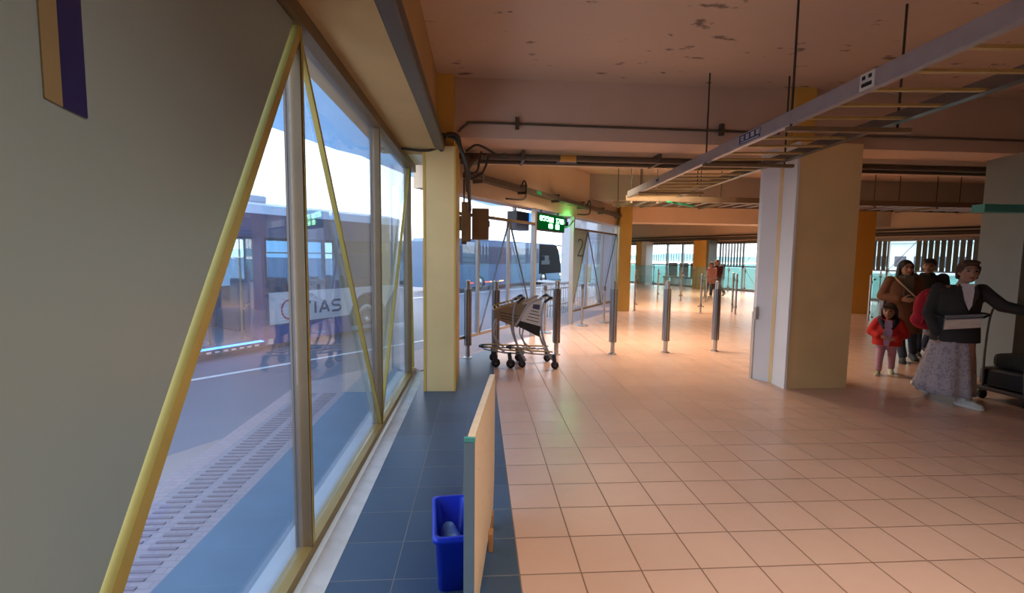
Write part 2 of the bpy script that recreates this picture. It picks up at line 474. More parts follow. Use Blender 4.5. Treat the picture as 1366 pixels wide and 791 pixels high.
# ------------------------------------------------------------------ near window wall (x = WX)
w1 = thing('window_1', None, None, (WX, 0, 0), 0, kind='structure')
z0, z1 = .0, 2.60
MB().bb((-.035, -2.4, 0), (.04, 6.25, .055)).build('bottom_rail', M['gold'], w1)
MB().bb((-.05, -2.4, 2.575), (.06, 6.25, 2.66)).build('top_rail', M['bronze'], w1)
for y in (-1.1, .62, 2.36, 4.12, 5.92):
    t = MB().bb((-.035, y - .016, .05), (.035, y + .016, 2.6)).bb((.030, y - .022, .05), (.040, y + .022, 2.6)).bb((-.04, y - .022, .05), (-.03, y + .022, 2.6))
    mu = t.build('mullion', M['bronze'], w1); MB().bb((.0405, y - .010, .06), (.044, y + .006, 2.58)).build('cover_strip', M['brass'], mu)
for ya, yb in ((2.36, .62), (2.36, 4.12), (5.92, 4.12), (5.92, 6.22)):
    if yb > 6: yb = 6.2
    w = .042 if ya == 2.36 and yb == .62 else .026
    MB().bar((.02, ya, 2.57), (.02, yb, .06), w, w, (1, 0, 0)).build('brace', M['brass'], w1)
for ya, yb in ((-1.1, .62), (.62, 2.36), (2.36, 4.12), (4.12, 5.92), (5.92, 6.25)):
    MB().bb((-.012, ya + .03, .06), (-.004, yb - .03, 2.58)).build('glass_pane', M['glass'] if ya < 4 else M['sheenglass'], w1)
pn = MB().prism([(-2.3, .08), (.58, .08), (2.30, 2.57), (-2.3, 2.57)], .005, .03, 'x').build('number_panel', M['panel'], w1)
MB().prism([(1.045, 1.82), (1.105, 1.814), (1.105, 2.36), (1.045, 2.36)], .03, .034, 'x').build('numeral_stroke', M['navy'], pn)
MB().prism([(1.005, 1.826), (1.045, 1.82), (1.045, 2.36), (1.005, 2.36)], .03, .0335, 'x').build('numeral_tan_stripe', M['tan'], pn)  # tan stripe running beside the navy stroke
# pale fascia above the far end of the window
struct('trim_2', MB().bb((-1.0, 5.5, 2.66), (-.6, 6.2, 2.85)), M['extwhite'])

# ------------------------------------------------------------------ diagonal glazed wall with the doorway
w2 = thing('window_2', None, None, P0, A2, kind='structure')
def rail2(sa, sb, z, h=.045, mat='steelframe', nm='rail'):
    MB().bb((sa, -.03, z - h / 2), (sb, .03, z + h / 2)).build(nm, M[mat], w2)
rail2(-5.0, -1.98, 2.13, nm='top_rail', mat='bronze'); rail2(-5.0, -1.98, .31, nm='bottom_rail')
rail2(-.06, 3.2, 2.15, nm='top_rail', mat='bronze'); rail2(-.06, 3.2, .29, nm='bottom_rail', mat='bronze')
for s, w, zt in ((-1.97, .07, 2.42), (-.06, .075, 2.42), (3.17, .06, 2.42), (-5.0, .06, 2.42)):
    MB().bb((s - w / 2, -.045, 0), (s + w / 2, .045, zt)).build('post', M['steelframe'], w2)
for s in (-3.88, -2.94, .87, 2.0):
    MB().bb((s - .022, -.025, .29), (s + .022, .025, 2.15)).build('mullion', M['steelframe'], w2)
for sa, sb in ((-2.94, -2.0), (-2.94, -3.86), (.87, -.04), (.87, 1.98), (3.1, 2.0)):
    MB().bar((sa, -.02, 2.13), (sb, -.02, .31), .022, .022, (0, 1, 0)).build('brace', M['darksteel'], w2)
for sa, sb in ((-4.97, -3.88), (-3.88, -2.94), (-2.94, -1.98), (0, .87), (.87, 2.0), (2.0, 3.15)):
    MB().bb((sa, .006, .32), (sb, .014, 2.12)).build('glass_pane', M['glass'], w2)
pn2 = MB().prism([(-.02, .31), (.02, .31), (.84, 2.12), (-.02, 2.12)], -.012, .004, 'y').build('number_panel', M['panel'], w2)
two = [(.0, .86), (.06, .97), (.2, 1.0), (.36, .95), (.42, .80), (.38, .62), (.22, .40), (.02, .06), (0, .02), (.44, .02)]
two = [(x * .75 / .42 * .42, y) for x, y in two]
t = MB(); t.ribbon([Vector((p[0] * .9, p[1] * .38)) for p in [(q.x, q.y) for q in smoothpath([(x, y, 0) for x, y in two], 4)]], .028, (.26, -.014, 1.54), (1, 0, 0), (0, 0, 1), .004)
t.build('numeral_two', M['ink'], pn2)

# ------------------------------------------------------------------ columns
def column(label, mats, build, nm='column'):
    o = thing(nm, label, 'column'); build(o); return o
def colL(o):
    MB().bb((-.61, 5.28, 0), (-.27, 5.62, 2.70)).build('shaft', M['creamcol'], o)
    MB().bb((-.612, 5.274, 0), (-.585, 5.62, 2.7)).build('corner_strip', M['yellow'], o)
    MB().bb((-.60, 5.62, 0), (-.255, 6.30, 2.85)).build('rear_shaft', M['yellow'], o)
    MB().bb((-.275, 5.272, 0), (-.255, 5.62, 2.7)).build('corner_strip', M['yellow'], o)
    MB().bb((-.50, 5.40, 2.70), (-.28, 5.62, CEIL)).build('neck', M['yellow'], o)
column('pale yellow column standing at the end of the near window wall', None, colL)
def colR(o):
    MB().prism([(3.63, 5.27), (4.41, 5.30), (4.45, 5.98), (3.63, 5.98)], 0, 2.86).build('shaft', M['paleyel'], o)
    MB().bb((3.605, 5.262, 0), (3.635, 5.50, 2.86)).build('white_strip', M['whitecol'], o)
    MB().bb((3.60, 5.50, 0), (3.632, 5.60, 2.86)).build('groove', M['paleyel'], o)
    pl = MB().prism([(3.60, 5.565), (3.635, 5.565), (3.635, 5.86), (3.50, 5.80), (3.50, 5.74)], 0, 2.86).build('access_panel', M['whitecol'], o)
    MB().bb((3.488, 5.742, 0), (3.502, 5.80, .86)).build('conduit', M['steelframe'], pl)
    MB().bb((3.478, 5.70, .77), (3.51, 5.76, .93), .006).build('handle', M['steelframe'], pl)
    MB().bb((3.63, 5.40, 2.86), (3.88, 5.66, CEIL)).build('neck', M['yellow'], o)
column('broad cream column with two white strips on its left side', None, colR)
def colY(o):
    MB().bb((-.17, -.28, 0), (.17, .06, CEIL)).build('shaft', M['yellow'], o)
c = thing('column', 'bright yellow column at the far end of the diagonal glass wall', 'column', (4.10, 13.42, 0), 0); colY(c)
c = thing('column', 'orange column just right of the broad cream column', 'column', (10.80, 12.8, 0), -.35)
MB().bb((-.35, -.1, 0), (.28, .6, 2.95)).build('shaft', M['orange'], c)
c = thing('column', 'grey green column at the right edge beside the pushing woman', 'column', (6.55, 5.32, 0), 0)
MB().prism([(0, 0), (.62, -.1), (.95, .2), (.8, .75), (.1, .6)], 0, 2.86).build('shaft', M['greycol'], c)
MB().bb((-.58, -.03, 2.12), (.5, .12, 2.21)).build('teal_bracket', M['teal'], c)
c = thing('column', 'narrow yellow column with white side at far left of the louvred windows', 'column', FW(.62, -.35, 0), AF)
MB().bb((-.35, -.3, 0), (.02, .3, 2.4)).build('shaft', M['yellow'], c); MB().bb((.02, -.28, 0), (.36, .28, 2.4)).build('white_strip', M['whitecol'], c)
c = thing('column', 'ochre column behind the distant walking couple', 'column', FW(4.5, -.35, 0), AF)
MB().bb((-.35, -.4, 0), (.36, .3, 2.4)).build('shaft', M['yellow'], c); MB().bb((.36, -.35, 0), (.5, .3, 2.4)).build('dark_strip', M['greycol'], c)

# ------------------------------------------------------------------ far facade
w3 = thing('window_3', None, None, F0, AF, kind='structure')
MB().bb((-4, -.06, 2.22), (17.3, .06, 2.33)).build('head_rail', M['darksteel'], w3)
MB().bb((-4, -.05, 1.12), (17.3, .05, 1.17)).build('mid_rail', M['darksteel'], w3)
MB().bb((-4, -.06, 0), (17.3, .06, .10)).build('bottom_rail', M['darksteel'], w3)
for s in (-2.2, -.3, 1.95, 2.95, 5.15, 6.36, 7.16, 9.0, 10.2, 11.3, 12.03, 12.88, 14.53, 15.4):
    MB().bb((s - .03, -.05, 0), (s + .03, .05, 2.25)).build('mullion', M['darksteel'], w3)
for sa, sb in ((6.39, 7.13), (12.06, 12.85), (14.56, 15.37)):
    for za, zb in ((1.17, 2.22), (1.12, .1)):
        MB().bar((sa, 0, za), (sb, 0, zb), .016, .016, (0, 1, 0)).build('brace', M['darksteel'], w3)
edges = (-4, -.3, 1.95, 5.15, 7.16, 11.3, 14.53, 17.3)
for sa, sb in zip(edges, edges[1:]):
    MB().bb((sa, .02, .1), (sb, .03, 2.22)).build('glass_pane', M['clear'], w3)
def louvres(sa, sb, pitch, wd, ang, label, mat, z0=1.17):
    t = MB(); s = sa
    while s < sb:
        t.box((s, -.12, (z0 + 2.22) / 2), (wd, .02, 2.22 - z0), ang); s += pitch
    t.build('louvre_screen', mat, w3); 
louvres(5.22, 6.3, .15, .07, 1.1, '', M['darksteel'])
louvres(1.1, 4.0, .17, .02, 1.2, '', M['darksteel'])
louvres(7.3, 11.3, .16, .12, .5, '', M['louvre'])
louvres(11.3, 12.0, .16, .125, .15, '', M['louvre'])
louvres(12.95, 14.5, .165, .13, .15, '', M['louvre'])
louvres(15.45, 17.3, .165, .13, .15, '', M['louvre'])
# conduits and slatted bracket run under the far header
for i, (z, o_) in enumerate(((2.62, -.10), (2.50, -.16), (2.42, -.22))):
    tag(MB().cyl(FW(-2, o_, z), FW(16.6, o_, z + .02), .035, seg=8).build('wall_conduit', M['pipe'], None, True),
        ('topmost brown conduit along the far header beam', 'middle brown conduit along the far header beam', 'lowest brown conduit along the far header beam')[i], 'conduit', 'conduits on the far header')

# ------------------------------------------------------------------ ceiling services
tag(MB().box((-.42, 1.6, 2.69), (.10, 7.2, .10), None, .015).build('cable_duct', M['pipe']), 'dark brown cable duct along the edge of the beam over the near windows', 'duct')
# conduit on the beam face, with clamps
cd = tag(MB().tube(smoothpath([(-.24, 5.46, 2.90), (-.14, 5.47, 2.99), (.02, 5.475, 3.01), (1.5, 5.475, 3.005), (3.5, 5.475, 3.0)]), .013).build('conduit', M['pipe'], None, True), 'thin conduit clamped along the face of the crossing beam', 'conduit')
for x in (.42, 2.80): MB().bb((x - .022, 5.45, 2.95), (x + .022, 5.50, 3.08)).build('clamp', M['pipe'], cd)
tag(MB().cyl((4.4, 5.475, 3.0), (12, 5.475, 3.0), .013, seg=8).build('conduit', M['pipe'], None, True), 'thin conduit on the beam face right of the broad cream column', 'conduit')
# pipes under the crossing beam
for i, (y, z, r, lab) in enumerate(((6.10, 2.77, .04, 'thick dark pipe under the crossing beam nearest the camera'), (6.24, 2.79, .03, 'middle dark pipe under the crossing beam'), (6.38, 2.76, .028, 'thin dark pipe under the crossing beam farthest from the camera'))):
    o = tag(MB().tube(smoothpath([(-.15, 6.0, 2.62 + .05 * i), (-.02, y, z - .02), (.25, y, z), (6, y, z), (13, y, z)]), r, 10).build('service_pipe', M['pipe'], None, True), lab, 'pipe', 'pipes under the crossing beam')
    if i == 0:
        MB().cyl((1.02, y, z), (1.22, y, z), r + .004, seg=10).build('orange_band', M['orangelab'], o)
    if i == 1:
        MB().cyl((1.0, y, z - .012), (1.26, y, z - .012), r + .012, seg=10).build('blue_band', M['bluelab'], o)
        for x in (.55, 2.3, 4.9, 7.5): MB().bb((x - .02, 6.04, 2.73), (x + .02, 6.44, 2.86)).build('hanger', M['pipe'], o)
# cables dropping round the near column
cabs = [([(-.43, 5.22, 2.72), (-.40, 5.2, 2.64), (-.36, 5.22, 2.80), (-.24, 5.24, 2.80), (-.2, 5.24, 2.66), (-.13, 5.3, 2.5), (-.12, 5.5, 2.3), (-.12, 6.2, 2.1)], .022, 'thick black cable bundle bent round the near column'),
        ([(-.86, 5.1, 2.63), (-.6, 5.18, 2.625), (-.47, 5.2, 2.66), (-.42, 5.21, 2.78), (-.44, 5.22, 2.86)], .014, 'black cable looping up from the window head to the near column'),
        ([(-.44, 5.24, 2.83), (-.34, 5.25, 2.80), (-.25, 5.25, 2.76), (-.18, 5.3, 2.6), (-.16, 5.6, 2.5), (-.16, 6.2, 2.35)], .016, 'dark cable strapped across the front of the near column'),
        ([(-.15, 5.5, 2.7), (-.05, 5.55, 2.78), (.05, 5.6, 2.77), (.2, 5.65, 2.70), (.3, 5.7, 2.72)], .014, 'dark cable waving from the column top to the pipes'),
        ([(-.12, 5.6, 2.45), (-.03, 5.6, 2.5), (.0, 5.62, 2.62), (.02, 5.7, 2.74)], .013, 'short dark cable rising from the column to the pipes'),
        ([(-.10, 5.7, 2.42), (.02, 5.68, 2.48), (.08, 5.7, 2.60), (.10, 5.8, 2.72)], .013, 'second short dark cable rising right of the first to the pipes')]
for pts, r, lab in cabs:
    tag(MB().tube(smoothpath(pts), r, 8).build('cable', M['cable'], None, True), lab, 'cable', 'cables round the near column')
# tray on the diagonal beam
tr = tag(MB().prism([(-4.3, -.16), (4.3, -.16), (4.3, -.02), (-4.3, -.02)], 2.64, 2.72).build('cable_tray', M['pipe']), 'dark cable tray running along the beam over the diagonal glass wall', 'tray')
tr.location = P0; tr.rotation_euler.z = A2
for s in (-4, -2.6, -1.2, .2, 1.6, 3.0): MB().bb((s - .02, -.17, 2.6), (s + .02, .0, 2.76)).build('bracket', M['darksteel'], tr)
MB().bb((-2.2, -.165, 2.65), (-2.0, -.158, 2.71)).build('green_label', M['greenlab'], tr)
for s, lab in ((-2.75, 'black cable loop hanging off the diagonal tray near the column'), (.42, 'black cable loop hanging off the diagonal tray above the number two panel')):
    pts = [(s - .1, -.19, 2.68), (s - .02, -.2, 2.80), (s + .06, -.2, 2.74), (s + .05, -.2, 2.55), (s - .1, -.19, 2.48), (s - .45, -.10, 2.46)]
    o = tag(MB().tube(smoothpath(pts), .016, 8).build('cable', M['cable'], None, True), lab, 'cable', 'cable loops on the diagonal tray'); o.location = P0; o.rotation_euler.z = A2

# big ladder tray hanging over the hall
def trayx(y, side):
    return (2.36 + .03 * (y - 2.1)) if side == 0 else (3.22 + .04 * (y - 2.1))
lt = thing('ladder_tray', 'long grey ladder cable tray hanging from rods over the hall', 'cable tray', (2.4, 2.0, 2.6))
Y0, Y1 = .9, 8.1
t = MB(); t.bar((trayx(Y0, 0), Y0, 2.64), (trayx(Y1, 0), Y1, 2.60), .018, .10).bar((trayx(Y0, 0) + .02, Y0, 2.69), (trayx(Y1, 0) + .02, Y1, 2.65), .05, .008).bar((trayx(Y0, 0) + .02, Y0, 2.59), (trayx(Y1, 0) + .02, Y1, 2.55), .05, .008)
rl = t.build('side_rail', M['galv'], lt, world=True)
def railpt(y, dz=0): return Vector((trayx(y, 0) - .010, y, 2.64 - .04 * (y - Y0) / (Y1 - Y0) + dz))
pa = railpt(4.2); MB().bb(pa - Vector((.004, .17, .038)), pa + Vector((0, .17, .038))).build('blue_plate', M['bluelab'], rl, world=True)
t = MB()
for i in range(4):
    c0 = railpt(4.32 - i * .085, .008)
    for dy, dz, sy, sz in ((0, .016, .05, .007), (0, -.014, .05, .007), (0, 0, .008, .04), (.018, 0, .007, .03), (-.018, 0, .007, .03)):
        t.bb(c0 + Vector((-.008, dy - sy / 2, dz - sz / 2)), c0 + Vector((-.004, dy + sy / 2, dz + sz / 2)))
c0 = railpt(4.2, -.028); t.bb(c0 + Vector((-.008, -.14, -.003)), c0 + Vector((-.004, .14, .003)))
t.build('white_lettering', M['whitelab'], rl, world=True)
pb = railpt(2.86); MB().bb(pb - Vector((.004, .055, .05)), pb + Vector((0, .055, .05))).build('white_sticker', M['whitelab'], rl, world=True)
t = MB()
for dy, dz, sy, sz in ((.025, .022, .022, .022), (-.025, .022, .022, .022), (0, -.022, .075, .022)):
    c0 = railpt(2.86 + dy, dz); t.bb(c0 + Vector((-.008, -sy / 2, -sz / 2)), c0 + Vector((-.004, sy / 2, sz / 2)))
t.build('sticker_print', M['ink'], rl, world=True)
pc = railpt(6.6); MB().bb(pc - Vector((.004, .05, .02)), pc + Vector((0, .05, .02))).build('small_label', M['bluelab'], rl, world=True)
t = MB(); t.bar((trayx(Y0, 1), Y0, 2.67), (trayx(Y1, 1), Y1, 2.62), .018, .10).bar((trayx(Y0, 1) - .03, Y0, 2.62), (trayx(Y1, 1) - .03, Y1, 2.57), .07, .008)
t.build('side_rail', M['darksteel'], lt, world=True)
y = 1.1
while y < Y1 - .1:
    f = (y - Y0) / (Y1 - Y0)
    MB().bar((trayx(y, 0), y, 2.60 - .04 * f), (trayx(y, 1), y, 2.63 - .05 * f), .032, .018).build('rung', M['ochre'], lt, world=True); y += .30
for yy in (1.9, 3.62, 5.1, 7.4):
    for sd in (0, 1):
        x = trayx(yy, sd); MB().cyl((x, yy, 2.55), (x, yy, CEIL), .009, seg=8).build('hanger_rod', M['cable'], lt, world=True)
    MB().bar((trayx(yy, 0) - .03, yy, 2.535), (trayx(yy, 1) + .1, yy, 2.55), .05, .035).build('hanger_channel', M['brownsteel'], lt, world=True)
# crossing ladder tray
lt2 = thing('ladder_tray', 'brown ladder cable tray crossing the hall behind the columns', 'cable tray', (3.0, 9.0, 2.6))
for y, z in ((8.9, 2.64), (9.75, 2.62)):
    MB().bb((2.75, y - .012, z - .05), (11.6, y + .012, z + .05)).build('side_rail', M['brownsteel'], lt2, world=True)
x = 2.9
while x < 11.5:
    MB().bb((x - .02, 8.9, 2.585), (x + .02, 9.75, 2.605)).build('rung', M['galv'], lt2, world=True); x += .3
for x in (2.85, 3.35, 4.6, 6.4, 7.7, 9.0, 10.4):
    for y in (8.9, 9.75): MB().cyl((x, y, 2.58), (x, y, CEIL), .008, seg=8).build('hanger_rod', M['cable'], lt2, world=True)
    MB().bb((x - .02, 8.86, 2.545), (x + .02, 9.8, 2.58)).build('hanger_channel', M['brownsteel'], lt2, world=True)
MB().bar((3.55, 8.85, 2.58), (4.35, 9.5, 2.57), .06, .03).build('green_strip', M['greenlab'], lt2, world=True)

# junction boxes on the back of the near column
jb = thing('junction_box', 'tan metal junction box on the near column, the left and narrower of the two', 'box', (-.17, 6.62, 1.72), 0)
MB().bb((-.07, -.1, 0), (.055, .16, .53), .008).build('case', M['box'], jb); MB().bb((-.07, -.04, -.04), (.0, .1, 0)).build('gland', M['darksteel'], jb); MB().cyl((-.04, .03, .53), (-.04, .03, .85), .012, seg=8).build('cable', M['cable'], jb, True)
MB().bb((-.2, .0, .15), (-.07, .1, .35)).build('bracket', M['darksteel'], jb)
jb = thing('junction_box', 'wider tan metal box fixed to the right of the narrow junction box', 'box', (-.10, 6.66, 1.75), 0)
MB().bb((0, 0, 0), (.235, .22, .43), .008).build('case', M['box'], jb); MB().bb((.235, .06, .18), (.25, .12, .26)).build('latch', M['darksteel'], jb)

# ------------------------------------------------------------------ LED sign in the doorway
sg = thing('led_sign', 'black hanging LED sign with green characters above the doorway', 'sign', W2(-1.26, 0, 2.02), A2)
MB().bb((-.66, -.05, 0), (.63, .08, .345), .008).build('housing', M['black'], sg)
MB().bb((-.63, -.056, .03), (.60, -.05, .315)).build('display', M['ledback'], sg)
FONT = {'0': '01110 10001 10011 10101 11001 10001 01110', '5': '11111 10000 11110 00001 00001 10001 01110', ':': '000 010 010 000 010 010 000',
        'S': '01111 10000 10000 01110 00001 00001 11110', 'I': '111 010 010 010 010 010 111', '7': '11111 00001 00010 00100 01000 01000 01000',
        'A': '1111111 1001001 1111111 1001001 1111111 0011100 1101011', 'B': '1111111 1000001 1011101 1010101 1011101 1000001 1111111', 'C': '0011100 1111111 0101010 1111111 0100010 1111111 0101010'}
def led(mb, ch, x, z, w, h):
    rows = FONT[ch].split(); n = len(rows[0]); dx = w / n; dz = h / 7
    for r, row in enumerate(rows):
        for c_, v in enumerate(row):
            if v == '1': mb.bb((x + c_ * dx, -.060, z + h - (r + 1) * dz), (x + (c_ + .92) * dx, -.056, z + h - (r + .1) * dz))
for ch, x, z, w in (('0', -.58, .185, .11), ('5', -.45, .185, .11), (':', -.34, .185, .05), ('5', -.29, .185, .10), ('A', -.16, .175, .2), ('I', .17, .175, .07), ('7', .26, .175, .1), ('B', .37, .175, .18), ('C', -.19, .055, .21), ('B', .15, .055, .18)):
    t = MB(); led(t, ch, x, z, w, .10); t.build('character', M['ledon'], sg)
MB().tube(smoothpath([(.62, .0, .12), (.8, -.02, .13), (1.0, -.03, .2), (1.15, -.03, .30)]), .014, 8).build('power_cable', M['cable'], sg, True)
for s in (-.4, .4): MB().bb((s - .015, -.01, .34), (s + .015, .03, .41)).build('hanger', M['darksteel'], sg)
ds = thing('display_sign', 'dark sign box with a blue screen left of the green LED sign', 'sign', W2(-1.92, .25, 2.02), A2)
MB().bb((-.25, 0, 0), (.24, .22, .35), .01).build('housing', M['black'], ds); MB().bb((.25, -.02, .16), (.62, .05, .35)).build('screen', M['bluescreen'], ds); MB().bb((.42, -.026, .24), (.50, -.02, .32)).build('white_icon', M['whiteled'], ds)
MB().bb((-.2, .08, .36), (-.14, .14, .48)).build('hanger', M['darksteel'], ds)
for s, o_, lab in ((.35, .35, 'small black camera bracket outside above the number two panel, left one'), (.95, .8, 'small black camera bracket outside above the number two panel, right one')):
    cm = thing('camera_bracket', lab, 'camera', W2(s, o_, 2.2), A2, 'camera brackets outside the doorway')
    MB().bb((-.03, -.03, .0), (.03, .03, .34)).build('stem', M['black'], cm); MB().bb((-.03, -.03, .22), (.2, .05, .32)).build('arm', M['black'], cm); MB().bb((-.10, -.05, .02), (.06, .05, .13)).build('camera_body', M['black'], cm)

# ------------------------------------------------------------------ steel posts
def make_bollard(label, loc, rz=0, grp='steel posts across the hall'):
    b = thing('steel_post', label, 'post', loc, rz, grp)
    MB().lathe([(.0, 0), (.065, 0), (.065, .008), (.05, .014), (.036, .016), (.036, 1.15), (.030, 1.16), (0, 1.162)], seg=20).build('pole', M['steel'], b, False)
    MB().prism([(-.052, -.03), (-.03, -.05), (.03, -.05), (.052, -.03), (.052, .03), (.03, .05), (-.03, .05), (-.052, .03)], .19, 1.03).build('sleeve', M['darksteel'], b)
    MB().bb((-.008, -.055, .19), (.008, -.048, 1.03)).build('glass_slot', M['steel'], b)
    return b
b0 = make_bollard('leftmost front steel post, beside the near column', (-.16, 7.04, 0), .2)
for x, y, lab in ((.25, 6.90, 'front steel post behind the left trolley basket'), (1.21, 7.24, 'front steel post just right of the trolley handles'), (2.12, 7.30, 'front steel post in front of the number two panel'),
                  (3.02, 7.40, 'front steel post in the middle of the open floor, left of two'), (3.90, 7.50, 'front steel post nearest the left side of the broad cream column'),
                  (6.94, 7.65, 'dark steel post behind the girl in red'), (7.95, 7.75, 'steel post beyond the walking women, right of the dark post')):
    copy_thing(b0, (x, y, 0), .2, lab)
# slim glass barrier posts
def slim(label, loc, h=1.1, grp='slim posts of the glass barriers', r=.026):
    p = thing('barrier_post', label, 'post', loc, 0, grp)
    MB().lathe([(0, 0), (.05, 0), (.05, .008), (r, .012), (r, h), (r * .6, h + .012), (0, h + .014)], seg=14).build('pole', M['steel'], p)
    MB().bb((-.012, -r - .018, .16), (.012, r + .018, .24)).build('lower_clamp', M['darksteel'], p); MB().bb((-.012, -r - .018, h - .22), (.012, r + .018, h - .14)).build('upper_clamp', M['darksteel'], p)
    return p
row = [((4.48, 13.33), 1.15, 'barrier post right beside the bright yellow column'), ((6.21, 12.84), 1.08, 'barrier post left of the distant walking couple in the nearer barrier'), ((7.05, 12.53), 1.10, 'barrier post at the right end of the nearer clear barrier'),
       ((6.68, 17.29), 1.09, 'barrier post standing second from the yellow column'), ((7.2, 16.44), 1.15, 'barrier post between the two front posts in the middle distance'), ((7.87, 15.93), 1.07, 'barrier post just in front of the walking couple'),
       ((7.24, 13.05), 1.12, 'barrier post directly behind the end of the nearer clear barrier'), ((9.92, 11.37), 1.15, 'tall barrier post in front of the orange column')]
for (x, y), h, lab in row: slim(lab, (x, y, 0), h)
def pane(label, a, b, z0, z1, mat, grp):
    a, b = Vector((*a, 0)), Vector((*b, 0)); d = (b - a); L = d.length; d.normalize()
    o = thing('glass_screen', label, 'glass screen', (a + b) / 2, math.atan2(d.y, d.x), grp)
    MB().bb((-L / 2 + .03, -.006, z0), (L / 2 - .03, .006, z1)).build('pane', M[mat], o)
    for zz in (z0 + .08, z1 - .08):
        for sx in (-1, 1): MB().bb((sx * (L / 2 - .06) - .02, -.014, zz - .02), (sx * (L / 2 - .06) + .02, .014, zz + .02)).build('clamp', M['steel'], o)
pane('wide clear glass screen between the yellow column and the middle posts', (4.48, 13.33), (6.21, 12.84), .1, 1.02, 'clear', 'clear barrier glass')
pane('narrow clear glass screen at the end of the nearer barrier', (6.21, 12.84), (7.05, 12.53), .1, 1.02, 'clear', 'clear barrier glass')
pane('clear glass screen in the middle distance left of the couple', (6.68, 17.29), (7.2, 16.44), .1, 1.0, 'clear', 'clear barrier glass')
pane('clear glass screen in front of the walking couple', (7.2, 16.44), (7.87, 15.93), .1, 1.0, 'clear', 'clear barrier glass')
pane('clear glass screen in front of the orange column', (9.95, 11.37), (11.3, 11.0), .0, 1.12, 'tealglass', 'clear barrier glass')
ss = [-.4, .75, 1.9, 2.7, 3.6, 4.5, 5.4, 6.3, 7.1, 8.4, 9.8, 11.0, 12.2, 13.4, 14.7]
names = ['first', 'second', 'third', 'fourth', 'fifth', 'sixth', 'seventh', 'eighth', 'ninth', 'tenth', 'eleventh', 'twelfth', 'thirteenth', 'fourteenth', 'fifteenth']
prev = None
for i, s in enumerate(ss):
    p = FW(s, -1.0, 0); slim('slim post along the far windows, %s from the left' % names[i], p, 1.12, 'posts of the far green barrier', .022)
    if prev is not None:
        pane('green tinted glass screen before the far windows, %s from the left' % names[i - 1], (prev.x, prev.y), (p.x, p.y), .12, 1.08, 'tealglass', 'green barrier glass')
    prev = p
# slender stand posts on round bases by the number two panel
for (x, y), h, lab in (((2.29, 10.35), .92, 'slender steel stand on a round base below the number two'), ((2.91, 10.8), .85, 'slender steel stand on a round base right of the number two panel'), ((1.32, 9.35), .95, 'slender steel stand in the open doorway behind the trolleys')):
    p = thing('queue_stand', lab, 'stand', (x, y, 0), 0, 'slender stands by the doorway')
    MB().lathe([(0, 0), (.14, 0), (.14, .012), (.05, .03), (.03, .035), (0, .035)], seg=24).build('base', M['steel'], p)
    MB().cyl((0, 0, .03), (0, 0, h), .026, seg=14).build('pole', M['steel'], p); MB().cyl((0, 0, h - .1), (0, 0, h), .032, seg=14).build('cassette', M['darksteel'], p)


# ------------------------------------------------------------------ people
V = Vector
def hand(mb, wr, d, side, palm, k=1., curl=.5):
    """palm and five separate fingers; d: pointing direction, side: thumb direction, palm: facing direction of the palm"""
    d = V(d).normalized(); side = V(side); side = (side - d * side.dot(d)).normalized(); palm = V(palm); palm = (palm - d * palm.dot(d) - side * palm.dot(side)).normalized()
    wr = V(wr)
    for u in (-.026, -.009, .009, .026): mb.cap(wr + (d * .012 + side * u * .7) * k, wr + (d * .085 + side * u) * k, .014 * k, .0125 * k, 8)
    for u, L in ((.030, .068), (.010, .076), (-.011, .070), (-.030, .055)):
        p = wr + (d * .088 + side * u) * k; a = curl * .6; dr = d
        for j, f in enumerate((.45, .32, .23)):
            dr = (d * math.cos(a) + palm * math.sin(a)); q = p + dr * (L * f * k); mb.cap(p, q, (.0098 - .001 * j) * k, (.0090 - .001 * j) * k, 8); p = q; a += curl * .55
    p = wr + (d * .025 + side * .028) * k
    for L, dr in ((.038, side * .75 + d * .6 + palm * .25), (.03, side * .25 + d * .8 + palm * .5 * (curl + .3)), (.022, d * .85 + palm * .6 * (curl + .2))):
        q = p + dr.normalized() * L * k; mb.cap(p, q, .0115 * k, .0098 * k, 8); p = q
def make_head(mb, c, yaw, tilt, k):
    """adds the head to the body; returns its frame for eyes and hair"""
    R = Matrix.Rotation(yaw, 4, 'Z') @ Matrix.Rotation(tilt, 4, 'X')
    def P(x, y, z): return V(c) + (R @ V((x * k, y * k, z * k)))
    mb.sph(c, (.074 * k, .090 * k, .098 * k), R)
    mb.sph(P(0, -.022, -.055), (.056 * k, .060 * k, .060 * k), R); mb.sph(P(0, -.050, -.092), (.030 * k, .026 * k, .022 * k), R)
    mb.cap(P(0, -.086, .004), P(0, -.106, -.030), .010 * k, .014 * k, 8); mb.sph(P(.012, -.094, -.034), .009 * k, seg=8); mb.sph(P(-.012, -.094, -.034), .009 * k, seg=8)
    for sx in (-1, 1):
        mb.sph(P(sx * .076, .008, -.010), (.010 * k, .020 * k, .032 * k), R, 10); mb.sph(P(sx * .040, -.066, -.036), (.024 * k, .018 * k, .022 * k), R, 10)
        mb.cap(P(sx * .014, -.088, .026), P(sx * .050, -.076, .026), .008 * k, .007 * k, 8)
    return P, R
def face(o, P, R, k):
    for sx in (-1, 1):
        e = MB().sph(P(sx * .031, -.082, .006), (.014 * k, .008 * k, .008 * k), R, 10).build('eye', M['eye'], o, True)
        MB().tube([P(sx * .014, -.094, .028), P(sx * .032, -.093, .034), P(sx * .052, -.080, .028)], .004 * k, 6).build('eyebrow', M['hair'], o, True)
    MB().sph(P(0, -.084, -.066), (.023 * k, .010 * k, .0085 * k), R, 10).build('mouth', M['lip'], o, True)
